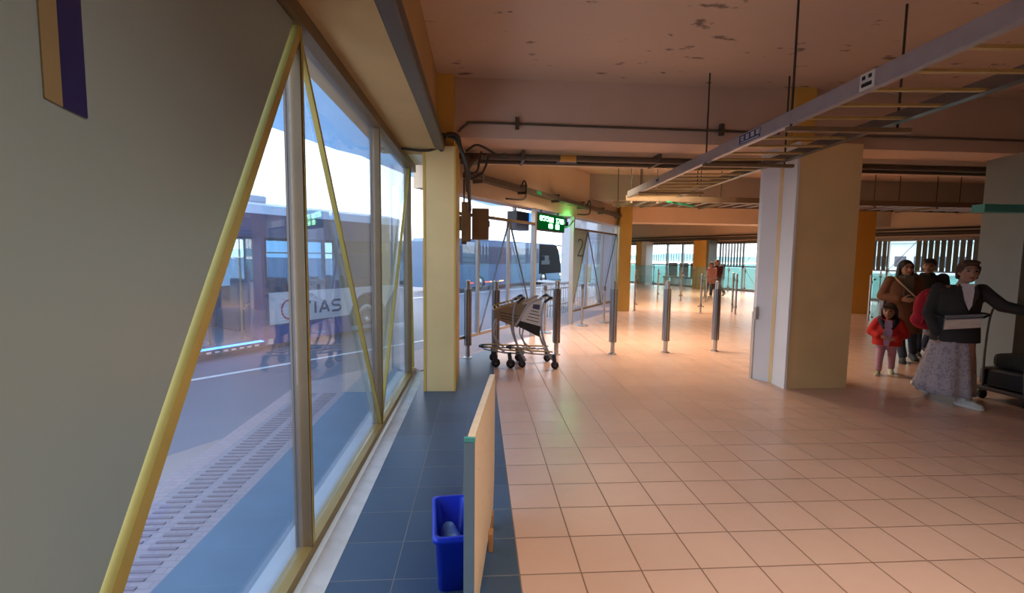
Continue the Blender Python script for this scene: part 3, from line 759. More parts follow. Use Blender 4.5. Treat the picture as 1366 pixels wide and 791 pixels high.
def shoe(o, ankle, toe_dir, k, mat, solemat):
    d = V(toe_dir).normalized(); pitch = math.asin(max(-1, min(1, d.z))); yaw = math.atan2(d.y, d.x)
    R = Matrix.Rotation(yaw, 4, 'Z') @ Matrix.Rotation(-pitch, 4, 'Y')
    def P(x, y, z): return V(ankle) + (R @ V((x * k, y * k, z * k)))
    t = MB()
    t.sph(P(-.02, 0, -.025), (.052 * k, .040 * k, .048 * k), R).sph(P(.06, 0, -.042), (.085 * k, .042 * k, .034 * k), R).sph(P(.13, 0, -.050), (.052 * k, .042 * k, .026 * k), R)
    t.cap(P(-.005, 0, .03), P(-.01, 0, -.03), .040 * k, .044 * k)
    so = t.remesh('shoe', M[mat], o, .010, 2)
    outl = [(-.075, -.02), (-.05, -.04), (.02, -.042), (.10, -.048), (.16, -.036), (.185, 0), (.16, .036), (.10, .048), (.02, .042), (-.05, .04), (-.075, .02)]
    MB().loft([[P(x, y, -.084) for x, y in outl], [P(x * 1.01, y * 1.02, -.060) for x, y in outl]]).build('sole', M[solemat], so, True)
    t = MB()
    for x in (.045, .07, .095): t.tube([P(x, -.024, -.016 - x * .13), P(x, 0, -.006 - x * .13), P(x, .024, -.016 - x * .13)], .0045 * k, 6)
    t.build('laces', M[solemat], so, True)
def ring(c, rx, ry, rot=0., n=40, amp=0., waves=11, ph=0.):
    out = []
    for i in range(n):
        a = 2 * PI * i / n; m = 1 + amp * math.cos(waves * a + ph) + amp * .6 * math.cos((waves - 4) * a + 1.3)
        p = V((math.cos(a) * rx * m, math.sin(a) * ry * m, 0)); out.append(V(c) + Matrix.Rotation(rot, 3, 'Z') @ p)
    return out
def body(o, J, k=1.):
    """one continuous body from a dictionary of joints; returns the head frame"""
    mb = MB(); pel, che, nek, hd = (V(J[x]) for x in ('pelvis', 'chest', 'neck', 'head'))
    mb.sph(pel, (.145 * k, .105 * k, .12 * k)); mb.cap(pel, (pel + che) / 2, .115 * k, .115 * k); mb.sph(che, (.15 * k, .10 * k, .15 * k))
    for s in 'rl':
        sh, el, wr = (V(J[s + x]) for x in ('sh', 'el', 'wr')); mb.cap(che + V((0, 0, .06 * k)), sh, .07 * k, .055 * k)
        mb.chain([sh, sh.lerp(el, .4), el], [.052 * k, .050 * k, .038 * k]); mb.chain([el, el.lerp(wr, .3), wr], [.038 * k, .040 * k, .024 * k])
        hd_, sd, pm_ = J.get(s + 'hand', ((wr - el), (0, -1, 0), (1 if s == 'r' else -1, 0, 0))); hand(mb, wr, hd_, sd, pm_, k, J.get(s + 'curl', .5))
        hip, kn, an = (V(J[s + x]) for x in ('hip', 'kn', 'an')); mb.cap(pel, hip, .09 * k, .085 * k)
        mb.chain([hip, hip.lerp(kn, .35), kn], [.085 * k, .080 * k, .052 * k]); mb.chain([kn, kn.lerp(an, .35), an], [.052 * k, .054 * k, .034 * k]); td = V(J[s + 'toe']).normalized()
        mb.cap(an - V((0, 0, .035 * k)), an + td * .13 * k - V((0, 0, .055 * k)), .032 * k, .022 * k)
    mb.cap(che + V((0, 0, .1 * k)), nek, .06 * k, .046 * k); mb.cap(nek, hd - V((0, -.01, .05 * k)), .048 * k, .05 * k)
    hk = J.get('hk', k); P, R = make_head(mb, hd, J.get('yaw', 0), J.get('tilt', 0), hk)
    mb.remesh('body', M['skin'], o, .0085, 3); face(o, P, R, hk)
    return P, R, hk
def sleeve(mb, J, s, k, r=(.068, .062, .052), upto=1., puff=0.):
    sh, el, wr = (V(J[s + x]) for x in ('sh', 'el', 'wr')); e = el.lerp(wr, upto)
    mb.chain([sh, sh.lerp(el, .5), el, el.lerp(wr, .5 * upto), e], [r[0] * k, (r[1] + puff) * k, r[1] * k, (r[2] + .004) * k, r[2] * k])
def trousers(o, J, k, mat, r=(.10, .072, .058), name='trousers'):
    mb = MB(); mb.sph(V(J['pelvis']) + V((0, 0, .01)), (.16 * k, .125 * k, .13 * k))
    for s in 'rl':
        hip, kn, an = (V(J[s + x]) for x in ('hip', 'kn', 'an')); mb.chain([hip, hip.lerp(kn, .5), kn, kn.lerp(an, .5), an + V((0, 0, .02 * k))], [r[0] * k, (r[0] + r[1]) / 2 * k, r[1] * k, r[2] * k, r[2] * k])
    return mb.remesh(name, M[mat], o, .012, 3)

# the woman in the dark blazer -------------------------------------------------
pw = thing('person', 'woman in charcoal blazer and long floral skirt reaching out to the right', 'person', (5.18, 4.78, 0), -.5)
k = .98
J = dict(pelvis=(.0, .02, .83), chest=(.01, .0, 1.13), neck=(.03, -.01, 1.30), head=(.06, -.03, 1.425),
         rsh=(-.165, .0, 1.225), rel=(-.225, .02, .96), rwr=(-.165, -.05, .745), lsh=(.185, -.02, 1.225), lel=(.34, -.06, 1.07), lwr=(.50, -.10, 1.03),
         rhand=((.05, -.06, -1), (.6, -1, 0), (1, .6, 0)), lhand=((1, -.1, .1), (-.1, -.3, 1), (0, 1, -.3)), lcurl=.9,
         rhip=(-.085, .03, .80), rkn=(-.12, .10, .45), ran=(-.17, .33, .13), rtoe=(.45, -1, -.35), lhip=(.09, .0, .80), lkn=(.10, -.10, .45), lan=(.06, -.20, .085), ltoe=(.75, -1, 0), yaw=.02, tilt=.04, hk=1.05)
P, R, hk = body(pw, J, k)
mb = MB(); mb.sph(P(0, .020, .022), (.090 * hk, .095 * hk, .100 * hk), R); mb.sph(P(0, .065, -.03), (.080 * hk, .055 * hk, .085 * hk), R)
for sx in (-1, 1): mb.cap(P(sx * .082, .01, .03), P(sx * .078, .03, -.07), .022, .016)
mb.sph(P(0, -.035, .088), (.075 * hk, .055 * hk, .030 * hk), R)
mb.remesh('hair', M['brownhair'], pw, .010, 3)
mb = MB(); c = V(J['chest'])
mb.loft([ring((.01, .02, .66), .215, .165), ring((.01, .015, .80), .205, .155), ring((.01, .01, .95), .185, .14), ring((.01, .0, 1.08), .195, .135), ring((.01, 0, 1.18), .20, .125), ring((.015, .005, 1.235), .165, .10), ring((.02, .03, 1.275), .095, .055)])
sleeve(mb, J, 'r', k, (.072, .066, .056), .92); sleeve(mb, J, 'l', k, (.072, .066, .056), .92)
bz = mb.remesh('blazer', M['blazer'], pw, .011, 3)
for sx in (-1, 1):
    MB().prism([(sx * .050, .0), (sx * .075, .03), (sx * .090, -.09), (sx * .012, -.27)], -.008, .008, 'y').build('lapel', M['blazer'], bz)
for ch in list(bz.children): ch.location = (.03, -.135, 1.26); ch.rotation_euler = (-.12, 0, 0)
mb = MB(); mb.prism([(-.062, .03), (.052, .03), (.050, -.06), (.035, -.20), (.012, -.25), (-.02, -.16)], -.012, .006, 'y'); ts = mb.build('tee', M['tee'], pw); ts.location = (.03, -.130, 1.265); ts.rotation_euler = (-.14, 0, 0)
MB().loft([ring((.0, .02, .86), .155, .12), ring((-.0, .03, .72), .175, .15, amp=.02), ring((-.015, .03, .45), .215, .235, amp=.05), ring((-.03, .045, .20), .245, .31, amp=.07), ring((-.035, .05, .10), .255, .345, amp=.08)]).build('skirt', M['skirt'], pw, True)
shoe(pw, J['ran'], J['rtoe'], .98, 'shoewhite', 'sole'); shoe(pw, J['lan'], J['ltoe'], 1.02, 'shoewhite', 'sole')
MB().loft([ring((-.185, -.02, .82), .062, .062), ring((-.165, -.045, .745), .052, .052)]).build('cuff', M['blazer'], pw, True)
bg = thing('waist_bag', 'silver vinyl waist bag worn across the front of the charcoal blazer', 'bag', (5.095, 4.628, .80), -.5)
MB().prism([(-.15, 0), (.15, .045), (.155, .17), (-.145, .135)], -.012, .014, 'y').build('pouch', M['silver'], bg); MB().prism([(-.148, .10), (.156, .14), (.158, .185), (-.145, .15)], -.016, .016, 'y').build('top_band', M['silverdark'], bg); MB().prism([(-.146, .112), (.154, .15), (.154, .157), (-.146, .119)], -.020, -.015, 'y').build('zip', M['ink'], bg)
MB().tube(smoothpath([(-.14, .0, .12), (-.20, .1, .14), (-.2, .25, .16), (.1, .36, .17), (.27, .22, .17), (.2, .05, .155), (.15, 0, .15)]), .012, 8).build('belt', M['blackcloth'], bg, True)
bp = thing('backpack', 'crimson backpack behind the woman in the charcoal blazer', 'backpack', (5.13, 5.05, .78), -.3)
mb = MB(); mb.sph((0, 0, .2), (.15, .10, .24)); mb.sph((0, .02, .08), (.16, .11, .12)); mb.sph((0, .08, .10), (.11, .06, .10)); mb.remesh('sack', M['redbag'], bp, .012, 3)
for sx in (-1, 1): MB().tube(smoothpath([(sx * .08, -.08, .36), (sx * .10, -.15, .38), (sx * .11, -.16, .2), (sx * .10, -.09, .05)]), .014, 8).build('shoulder_strap', M['redbag'], bp, True)
MB().tube([(-.11, .115, .14), (0, .142, .15), (.11, .115, .14)], .005, 6).build('zip', M['ink'], bp)

# luggage she pushes
lg = thing('luggage_cart', 'black wheeled luggage pushed along at the right edge', 'luggage', (5.85, 4.65, 0), .1)
mb = MB(); mb.bb((-.20, -.22, .16), (.40, .25, .36), .03); mb.build('case', M['black'], lg)
MB().bb((-.24, -.25, .11), (.44, .27, .15), .01).build('platform', M['darksteel'], lg)
for x in (-.17, .36):
    for y in (-.20, .22):
        w = MB().cyl((x, y - .015, .05), (x, y + .015, .05), .05, seg=18).build('wheel', M['rubber'], lg); MB().bb((x - .02, y - .022, .05), (x + .02, y + .022, .12)).build('fork', M['darksteel'], w)
for y in (-.18, .2): MB().tube(smoothpath([(-.2, y, .14), (-.22, y, .5), (-.20, y, .9), (-.14, y, 1.05)]), .013, 8).build('upright', M['darksteel'], lg, True)
MB().cyl((-.14, -.2, 1.05), (-.14, .22, 1.05), .016, seg=10).build('handle', M['black'], lg)
MB().bb((-.12, -.16, .36), (.34, .2, .52), .05).build('bundle', M['blackcloth'], lg)

# the girl in red ---------------------------------------------------------------
pg = thing('person', 'small girl in red jacket and pink trousers', 'person', (5.46, 5.92, 0), -.75)
k = .62
J = dict(pelvis=(0, 0, .46), chest=(0, -.01, .63), neck=(0, -.01, .755), head=(.0, -.03, .865), rsh=(-.105, 0, .70), rel=(-.17, -.02, .57), rwr=(-.08, -.13, .52), lsh=(.105, 0, .70), lel=(.17, -.02, .56), lwr=(.09, -.13, .50),
         rhand=((1, -.5, -.1), (0, -.4, 1), (0, 1, 0)), lhand=((-1, -.5, -.1), (0, -.4, 1), (0, 1, 0)), rhip=(-.055, 0, .45), rkn=(-.065, -.05, .26), ran=(-.07, -.08, .06), rtoe=(-.1, -1, 0), lhip=(.055, 0, .45), lkn=(.06, .03, .26), lan=(.065, .13, .075), ltoe=(.1, -1, -.2), yaw=-.2, tilt=.12, hk=.90)
P, R, hk = body(pg, J, k)
mb = MB(); mb.sph(P(0, .018, .028), (.088 * hk, .095 * hk, .092 * hk), R); mb.sph(P(0, .055, -.04), (.085 * hk, .06 * hk, .09 * hk), R)
for sx in (-1, 1): mb.cap(P(sx * .08, .0, .02), P(sx * .085, .02, -.10), .024, .02)
mb.cap(P(-.05, -.07, .075), P(.05, -.07, .075), .025, .025); mb.remesh('hair', M['hair'], pg, .009, 3)
mb = MB(); mb.loft([ring((0, 0, .40), .16, .125), ring((0, 0, .50), .165, .125), ring((0, 0, .60), .155, .115), ring((0, 0, .70), .13, .09), ring((0, 0, .745), .07, .06)]); sleeve(mb, J, 'r', 1, (.07, .062, .045), .85, .006); sleeve(mb, J, 'l', 1, (.07, .062, .045), .85, .006)
jk = mb.remesh('jacket', M['red'], pg, .010, 3)
MB().prism([(-.035, .02), (.035, .02), (.05, -.14), (.02, -.32), (-.03, -.32), (-.05, -.14)], -.008, .01, 'y').build('top', M['lilac'], pg).location = (0, -.128, .725)
mb = MB()
for sx in (-1, 1): mb.chain([(sx * .115, .01, .735), (sx * .075, -.075, .725), (sx * .045, -.125, .64)], [.035, .032, .02])
mb.cap((-.1, .05, .74), (.1, .05, .74), .04, .04); mb.remesh('collar', M['dkblue'], pg, .009, 2)
trousers(pg, J, .62, 'pinkcloth', (.10, .078, .066))
shoe(pg, J['ran'], J['rtoe'], .68, 'shoegreen', 'sole'); shoe(pg, J['lan'], J['ltoe'], .68, 'shoegreen', 'sole')

# the woman in the brown coat ------------------------------------------------------
pb = thing('person', 'woman in brown coat with a pale strap crossing her chest', 'person', (6.44, 6.75, 0), -.45)
k = .97
J = dict(pelvis=(0, 0, .84), chest=(-.02, 0, 1.12), neck=(-.02, -.01, 1.30), head=(-.01, -.03, 1.42), rsh=(-.19, 0, 1.22), rel=(-.27, .02, .98), rwr=(-.08, -.17, .95), rhand=((1, -.4, -.05), (0, -.3, 1), (0, 1, 0)), lsh=(.155, 0, 1.22), lel=(.21, .03, .96), lwr=(.24, -.04, .74),
         rhip=(-.085, 0, .82), rkn=(-.05, -.08, .45), ran=(.0, -.13, .09), rtoe=(-.25, -1, 0), lhip=(.085, 0, .82), lkn=(.14, .02, .45), lan=(.22, .16, .11), ltoe=(.0, -1, -.2), yaw=.15, tilt=-.02, hk=1.03)
P, R, hk = body(pb, J, k)
mb = MB(); mb.sph(P(0, .020, .024), (.090 * hk, .097 * hk, .098 * hk), R); mb.chain([P(-.02, .05, 0), P(-.04, .07, -.10), P(-.06, .06, -.17)], [.075, .06, .04])
for sx in (-1, 1): mb.cap(P(sx * .08, .0, .03), P(sx * .088, .01, -.10), .022, .018)
mb.remesh('hair', M['hair'], pb, .010, 3)
mb = MB(); mb.loft([ring((.02, .02, .44), .23, .19, amp=.02), ring((.01, .01, .7), .22, .17), ring((-.01, .01, .92), .19, .145), ring((-.02, 0, 1.1), .20, .135), ring((-.02, 0, 1.2), .195, .12), ring((-.02, 0, 1.27), .13, .09)])
sleeve(mb, J, 'r', k, (.078, .072, .058), .85); sleeve(mb, J, 'l', k, (.078, .072, .058), .9); mb.remesh('coat', M['browncoat'], pb, .012, 3)
MB().prism([(-.05, .05), (.05, .05), (.06, -.05), (.045, -.36), (-.05, -.36), (-.055, -.05)], -.012, .008, 'y').build('sweater', M['tealknit'], pb).location = (.0, -.142, 1.26)
mb = MB(); mb.chain([(-.06, -.02, 1.28), (0, -.075, 1.275), (.05, -.02, 1.285), (0, .05, 1.29)], [.042] * 4); mb.remesh('collar', M['tealknit'], pb, .011, 2)
MB().tube(smoothpath([(-.12, .02, 1.285), (-.13, -.10, 1.24), (-.04, -.16, 1.13), (.10, -.165, .98), (.22, -.10, .86)]), .013, 8).build('shoulder_strap', M['strap'], pb, True)
trousers(pb, J, k, 'jeans'); shoe(pb, J['ran'], J['rtoe'], 1, 'shoedark', 'shoedark'); shoe(pb, J['lan'], J['ltoe'], 1, 'shoedark', 'shoedark')
tb = thing('tote_bag', 'pale blue printed bag held at the side of the brown coat', 'bag', (6.68, 6.50, .44), .2)
mb = MB(); mb.loft([ring((0, 0, 0), .13, .05), ring((0, 0, .06), .15, .07), ring((0, 0, .2), .14, .06), ring((0, 0, .29), .12, .03)]); mb.build('sack', M['bluebag'], tb, True)
for sy in (-1, 1): MB().tube(smoothpath([(-.07, sy * .03, .28), (-.03, sy * .03, .36), (.03, sy * .03, .36), (.07, sy * .03, .28)]), .008, 6).build('handle', M['strap'], tb, True)

# the man in the dark jacket -----------------------------------------------------
pn_ = thing('person', 'man in dark olive jacket walking behind the brown coat', 'person', (7.17, 7.12, 0), -.5)
k = 1.0
J = dict(pelvis=(0, 0, .86), chest=(0, 0, 1.15), neck=(0, -.01, 1.33), head=(0, -.03, 1.45), rsh=(-.19, 0, 1.26), rel=(-.24, .02, 1.0), rwr=(-.22, -.08, .78), lsh=(.19, 0, 1.26), lel=(.25, .02, 1.0), lwr=(.24, -.06, .77),
         rhip=(-.09, 0, .84), rkn=(-.1, -.1, .46), ran=(-.1, -.14, .09), rtoe=(-.1, -1, 0), lhip=(.09, 0, .84), lkn=(.1, .04, .46), lan=(.1, .2, .12), ltoe=(.1, -1, -.2), yaw=-.4, tilt=0, hk=1.05)
P, R, hk = body(pn_, J, k)
mb = MB(); mb.sph(P(0, .018, .030), (.086 * hk, .096 * hk, .090 * hk), R); mb.sph(P(0, .06, -.01), (.075 * hk, .05 * hk, .07 * hk), R); mb.cap(P(-.045, -.065, .08), P(.045, -.065, .08), .028, .028); mb.remesh('hair', M['hair'], pn_, .010, 3)
mb = MB(); mb.loft([ring((0, .0, .70), .20, .15), ring((0, 0, .9), .195, .145), ring((0, 0, 1.12), .21, .14), ring((0, 0, 1.24), .19, .115), ring((0, 0, 1.31), .10, .085)]); sleeve(mb, J, 'r', k, (.08, .072, .056), .92); sleeve(mb, J, 'l', k, (.08, .072, .056), .92); mb.remesh('jacket', M['oliveblack'], pn_, .012, 3)
mb = MB(); mb.chain([(-.07, .02, 1.31), (0, -.07, 1.30), (.07, .02, 1.31), (0, .06, 1.32)], [.034] * 4); mb.remesh('collar', M['oliveblack'], pn_, .011, 2)
trousers(pn_, J, k, 'jeans'); shoe(pn_, J['ran'], J['rtoe'], 1.05, 'shoedark', 'sole'); shoe(pn_, J['lan'], J['ltoe'], 1.05, 'shoedark', 'sole')

# the distant couple --------------------------------------------------------------
def far_walker(label, loc, rz, H, topmat, legmat, hairmat, coat_low):
    o = thing('person', label, 'person', loc, rz); k = H / 1.56
    J = {n: tuple(c * k for c in v) if n not in ('rhand', 'lhand', 'rtoe', 'ltoe') else v for n, v in dict(pelvis=(0, 0, .84), chest=(0, -.02, 1.13), neck=(0, -.03, 1.30), head=(0, -.06, 1.425), rsh=(-.18, 0, 1.23), rel=(-.22, .08, .98), rwr=(-.20, .0, .78), lsh=(.18, 0, 1.23), lel=(.22, -.06, .98), lwr=(.18, -.2, .84),
         rhip=(-.085, 0, .82), rkn=(-.09, -.18, .47), ran=(-.09, -.22, .09), rtoe=(0, -1, .05), lhip=(.085, 0, .82), lkn=(.09, .06, .46), lan=(.09, .38, .20), ltoe=(0, -.8, -.6)).items()}
    J.update(yaw=0, tilt=.1, hk=1.0 * k)
    P, R, hk = body(o, J, k)
    mb = MB(); mb.sph(P(0, .022, .026), (.086 * hk, .095 * hk, .092 * hk), R); mb.sph(P(0, .06, -.03), (.078 * hk, .05 * hk, .08 * hk), R); mb.remesh('hair', M[hairmat], o, .012, 3)
    mb = MB(); mb.loft([ring((0, 0, coat_low * k), .20 * k, .16 * k), ring((0, 0, .9 * k), .19 * k, .145 * k), ring((0, 0, 1.1 * k), .20 * k, .14 * k), ring((0, 0, 1.22 * k), .18 * k, .115 * k), ring((0, 0, 1.29 * k), .09 * k, .08 * k)])
    sleeve(mb, J, 'r', k, (.076, .068, .055), .9); sleeve(mb, J, 'l', k, (.076, .068, .055), .9); mb.remesh('jacket', M[topmat], o, .013, 3)
    trousers(o, J, k, legmat); shoe(o, J['ran'], J['rtoe'], k, 'shoewhite', 'sole'); shoe(o, J['lan'], J['ltoe'], k, 'shoewhite', 'sole')
    return o
far_walker('distant walker in pale red jacket, left of the couple by the far windows', (8.88, 17.6, 0), -1.1, 1.40, 'pinktop', 'darkred', 'hair', .62)
far_walker('distant walker in dark maroon jacket, right of the couple by the far windows', (9.28, 17.95, 0), -1.1, 1.50, 'darkred', 'tealknit', 'brownhair', .78)

# ------------------------------------------------------------------ plywood board and blue bin in the foreground
d = V((.11, .97, 0)); ang = math.atan2(d.y, d.x)
bd = thing('board', 'pale birch board standing on edge in the foreground aisle', 'board', (-.030, 1.74, 0), ang)
prof = [(0, .07), (0, .825), (.012, .845), (.04, .85), (.955, .85), (.975, .84), (.98, .82), (.98, .30), (.972, .22), (.945, .14), (.92, .07)]
MB().prism(prof, -.018, .010, 'y').build('face_board', M['wood'], bd)
MB().bb((-.006, -.020, .06), (.0, .022, .832), .002).build('end_edge', M['edge'], bd)
MB().prism([(0, .07), (0, .825), (.93, .825), (.93, .07)], .010, .020, 'y').build('back_sheet', M['edge'], bd)
MB().bb((-.007, -.021, .832), (.006, .022, .851), .002).build('corner_highlight', M['teal'], bd)  # teal block painted in for the coloured highlight at the corner
for x in (.10, .82): MB().prism([(x - .03, 0), (x + .03, 0), (x + .03, .09), (x - .03, .09)], -.028, .022, 'y').build('foot', M['woodleg'], bd)
MB().bb((.60, -.042, .0), (.66, -.018, .10), .004).build('leg', M['woodleg'], bd)
bn = thing('waste_bin', 'bright blue plastic bin on the dark tiles behind the board', 'bin', (-.125, 2.20, 0), .1)
def rr(x, y, r, z):
    pts = []
    for cx, cy, a0 in ((x - r, y - r, 0), (-x + r, y - r, 90), (-x + r, -y + r, 180), (x - r, -y + r, 270)):
        for i in range(5): a = math.radians(a0 + i * 22.5); pts.append(V((cx + r * math.cos(a), cy + r * math.sin(a), z)))
    return pts
t = MB(); t.loft([rr(.065, .14, .03, 0), rr(.078, .18, .03, .26), rr(.09, .195, .03, .262), rr(.09, .195, .03, .285), rr(.072, .172, .03, .285), rr(.058, .13, .03, .015)]); t.build('tub', M['bluebin'], bn, True)
t = MB(); t.sph((0, .0, .13), (.058, .13, .06)); t.sph((.01, -.06, .17), (.04, .05, .05)); t.sph((-.01, .06, .17), (.04, .06, .04)); t.remesh('rubbish', M['paper'], bn, .012, 1)

# ------------------------------------------------------------------ luggage trolleys
def trolley(label, loc, panel, nose, matp, textrows, logo, wheels, rear):
    c = thing('luggage_trolley', label, 'trolley', loc, .0, 'nested luggage trolleys'); W = .46
    for y in (0, W):
        MB().tube(smoothpath(rear), .016, 10).build('side_tube', M['galv'], c, True).location.y = y
        MB().prism(panel, y - .006, y + .006, 'y').build('side_panel', M[matp], c)
        MB().tube(smoothpath([(x, y, z) for x, z in nose], 4), .014, 8).build('basket_rim', M['ochre'] if matp != 'whitelab' else M['galv'], c, True)
    t = MB(); xs = [p[0] for p in panel]; zs = [p[1] for p in panel]
    for (x, z, L, sl) in textrows: t.bar((x, -.008, z), (x + L, -.008, z + L * sl), .003, .009, (0, 0, 1))
    if textrows: t.build('side_lettering', M['ink'], c)
    if logo: MB().prism(logo, -.010, -.006, 'y').build('logo_square', M['logonavy'], c)
    for i in range(6):
        x0, z0 = nose[0]; x1, z1 = nose[len(nose) // 2]; f = i / 5
        MB().cyl((x0 + (x1 - x0) * f, 0, z0 + (z1 - z0) * f), (x0 + (x1 - x0) * f, W, z0 + (z1 - z0) * f), .006, seg=8).build('basket_bar', M['galv'], c, True)
    hx, hz = rear[-1][0], rear[-1][2]
    MB().tube(smoothpath([(hx - .12, 0, hz - .05), (hx - .04, 0, hz + .01), (hx, .06, hz), (hx, W - .06, hz), (hx - .04, W, hz + .01), (hx - .12, W, hz - .05)]), .019, 10).build('handle', M['black'], c, True)
    xb = rear[0][0]
    for z in (.19, .23):
        for y in (.02, W - .02): MB().tube([(xb - .02, y, z), (xb - .3, y + (.03 if y < .2 else -.03), z + .01), (xb - .46, .1 if y < .2 else W - .1, z + .03), (xb - .58, .17 if y < .2 else W - .17, z + .04)], .011, 8).build('platform_rail', M['galv'] if z < .2 else M['ochre'], c, True)
    for i in range(4): MB().cyl((xb - .08 - .11 * i, .03, .235), (xb - .1 - .15 * i, W - .03, .235), .008, seg=8).build('platform_bar', M['galv'], c, True)
    MB().tube(smoothpath([(xb - .58, .17, .26), (xb - .63, W / 2, .26), (xb - .58, W - .17, .26)]), .02, 8).build('front_bumper', M['black'], c, True)
    for y in (.02, W - .02): MB().tube(smoothpath([(xb - .40, y, .62), (xb - .44, y, .45), (xb - .38, y, .3), (xb - .28, y, .2)]), .011, 8).build('brace_tube', M['galv'], c, True)
    for x, y, r in wheels:
        w = MB().cyl((x, y - .017, r), (x, y + .017, r), r, seg=20).build('wheel', M['rubber'], c, True); MB().cyl((x, y - .02, r), (x, y + .02, r), r * .4, seg=12).build('hub', M['darksteel'], w, True)
        MB().bar((x, y - .025, r), (x - .02, y - .02, r * 2 + .09), .012, .05).bar((x, y + .025, r), (x - .02, y + .02, r * 2 + .09), .012, .05).build('fork', M['black'], w)
    return c
rearA = [(1.03, 0, .10), (.97, 0, .18), (.90, 0, .34), (.855, 0, .50), (.845, 0, .68), (.86, 0, .84), (.90, 0, .93), (1.0, 0, .96)]
trolley('luggage trolley with white side panel, the right of the nested pair', (0, 6.31, 0), [(.56, .65), (.62, .79), (.70, .885), (.845, .955), (.835, .58)], [(.50, .60), (.55, .67), (.62, .81), (.72, .91), (.86, .965)], 'whitelab',
        [(.70, .80, .10, -.22), (.68, .76, .14, -.22), (.66, .72, .15, -.22), (.64, .68, .17, -.22)], [(.72, .83), (.73, .885), (.82, .88), (.815, .81)], ((1.04, 0, .052), (1.0, .46, .052), (.44, .06, .06), (.62, .40, .055)), rearA)
la = [o for o in COL.objects if o.name.startswith('luggage_trolley')][0]
for y in (0, .46): MB().prism([(.50, .60), (.56, .66), (.835, .585), (.82, .44)], y - .009, y + .009, 'y').build('dark_band', M['black'], la)
rearB = [(x - .36, y, z) for x, y, z in rearA[:-2]] + [(.53, 0, .91), (.66, 0, .945)]
trolley('luggage trolley with tan side panel, the left of the nested pair', (-.02, 6.38, 0), [(.235, .76), (.25, .69), (.30, .655), (.55, .555), (.60, .70), (.68, .88), (.58, .875), (.30, .80)], [(.22, .79), (.30, .83), (.46, .875), (.58, .91), (.66, .93)], 'box',
        [(.31, .765, .24, -.20), (.31, .725, .24, -.22), (.32, .69, .22, -.22)], None, ((.24, .42, .06), (.26, .05, .06), (.62, .03, .05), (.60, .44, .05)), rearB)

# ------------------------------------------------------------------ outdoors
RZ = -.36
def q2(s, out): p = W2(s, out, 0); return (p.x, p.y)
struct('ground', MB().prism([(-120, -60), q2(-80, .8), q2(120, .8), (-120, 220)], RZ - .4, RZ), M['asphalt'])
g0 = FW(-60, .4, 0); g1 = FW(60, .4, 0); g2 = FW(60, 320, 0); g3 = FW(-60, 320, 0)
struct('ground', MB().prism([(g0.x, g0.y), (g1.x, g1.y), (g2.x, g2.y), (g3.x, g3.y)], -.5, -.12), M['grass'])
struct('trim_3', MB().prism([(WX - .02, -2.4), (WX - .02, 6.6), (-1.03, 6.6), (-1.03, -2.4)], -.5, .0), M['granite'])
struct('trim_4', MB().prism([(-1.03, -2.4), (-1.03, 6.7), (-1.47, 6.7), (-1.47, -2.4)], -.5, .0), M['bluetile'])
k1 = W2(-4.2, 1.0, 0)
struct('trim_5', MB().prism([(-1.47, -2.4), (-1.47, 6.4), (-2.1, 5.6), (-2.1, -2.4)], -.5, .0), M['paving'])
struct('trim_6', MB().prism([(-.86, 6.45), q2(-5.2, .02), q2(20, .02), q2(20, 1.0), q2(-5.3, .95), (-1.47, 6.6), (-1.47, 6.4)], -.5, -.005), M['paving'])
# grooved drain cover rows in the pink paving
for i, x in enumerate((-1.62, -1.83)):
    t = MB(); y = .4
    while y < 5.2: t.bb((x - .07, y, .001), (x + .07, y + .02, .006)); y += .06
    tag(t.build('drain_grate', M['drain']), ('grooved drain strip in the pink paving outside, nearer the window', 'grooved drain strip in the pink paving outside, farther from the window')[i], 'drain', 'drain strips outside')
l0, l1 = V((-4.33, 7.08, 0)), V((-2.41, 9.15, 0)); ld = (l1 - l0).normalized(); a = l0 - ld * 5; b_ = l1 + ld * 2
tag(MB().bar((a.x, a.y, RZ + .003), (b_.x, b_.y, RZ + .003), .10, .004).build('road_marking', M['roadpaint']), 'white painted line on the road beside the near bus', 'road marking', 'white road lines')
a = V((-.03, 24.08, 0)); b_ = V((3.1, 27.75, 0)); ld = (b_ - a).normalized(); a = a - ld * 8; b_ = b_ + ld * 4
tag(MB().bar((a.x, a.y, RZ + .003), (b_.x, b_.y, RZ + .003), .16, .004).build('road_marking', M['roadpaint']), 'white painted line on the road before the dark blue coach', 'road marking', 'white road lines')
# canopy of blue translucent roofing over the pavement
cv = thing('canopy', 'blue translucent canopy roof over the bus bay', 'canopy', (0, 0, 0))
MB().prism([(-1.1, -1.5), (-4.9, 7.9), (-4.24, 9.59), (-3.4, 11.9), (-3.0, 12.5), (-2.85, 13.18), (-.64, 21.26), (.59, 24.25), (2.2, 24.0), (3.6, 14.5), (.4, 8.6), (-.9, 6.6), (-1.1, 6)], 4.0, 4.05).build('roof_sheet', M['canopy'], cv)
for y in (1.5, 4.5): MB().bar((-1.1, y, 4.09), (-3.6, y + 3, 4.09), .06, .08).build('rafter', M['galv'], cv)
MB().bar((-1.1, -1.4, 3.9), (-1.1, 6.2, 3.9), .08, .2).build('wall_beam', M['galv'], cv)

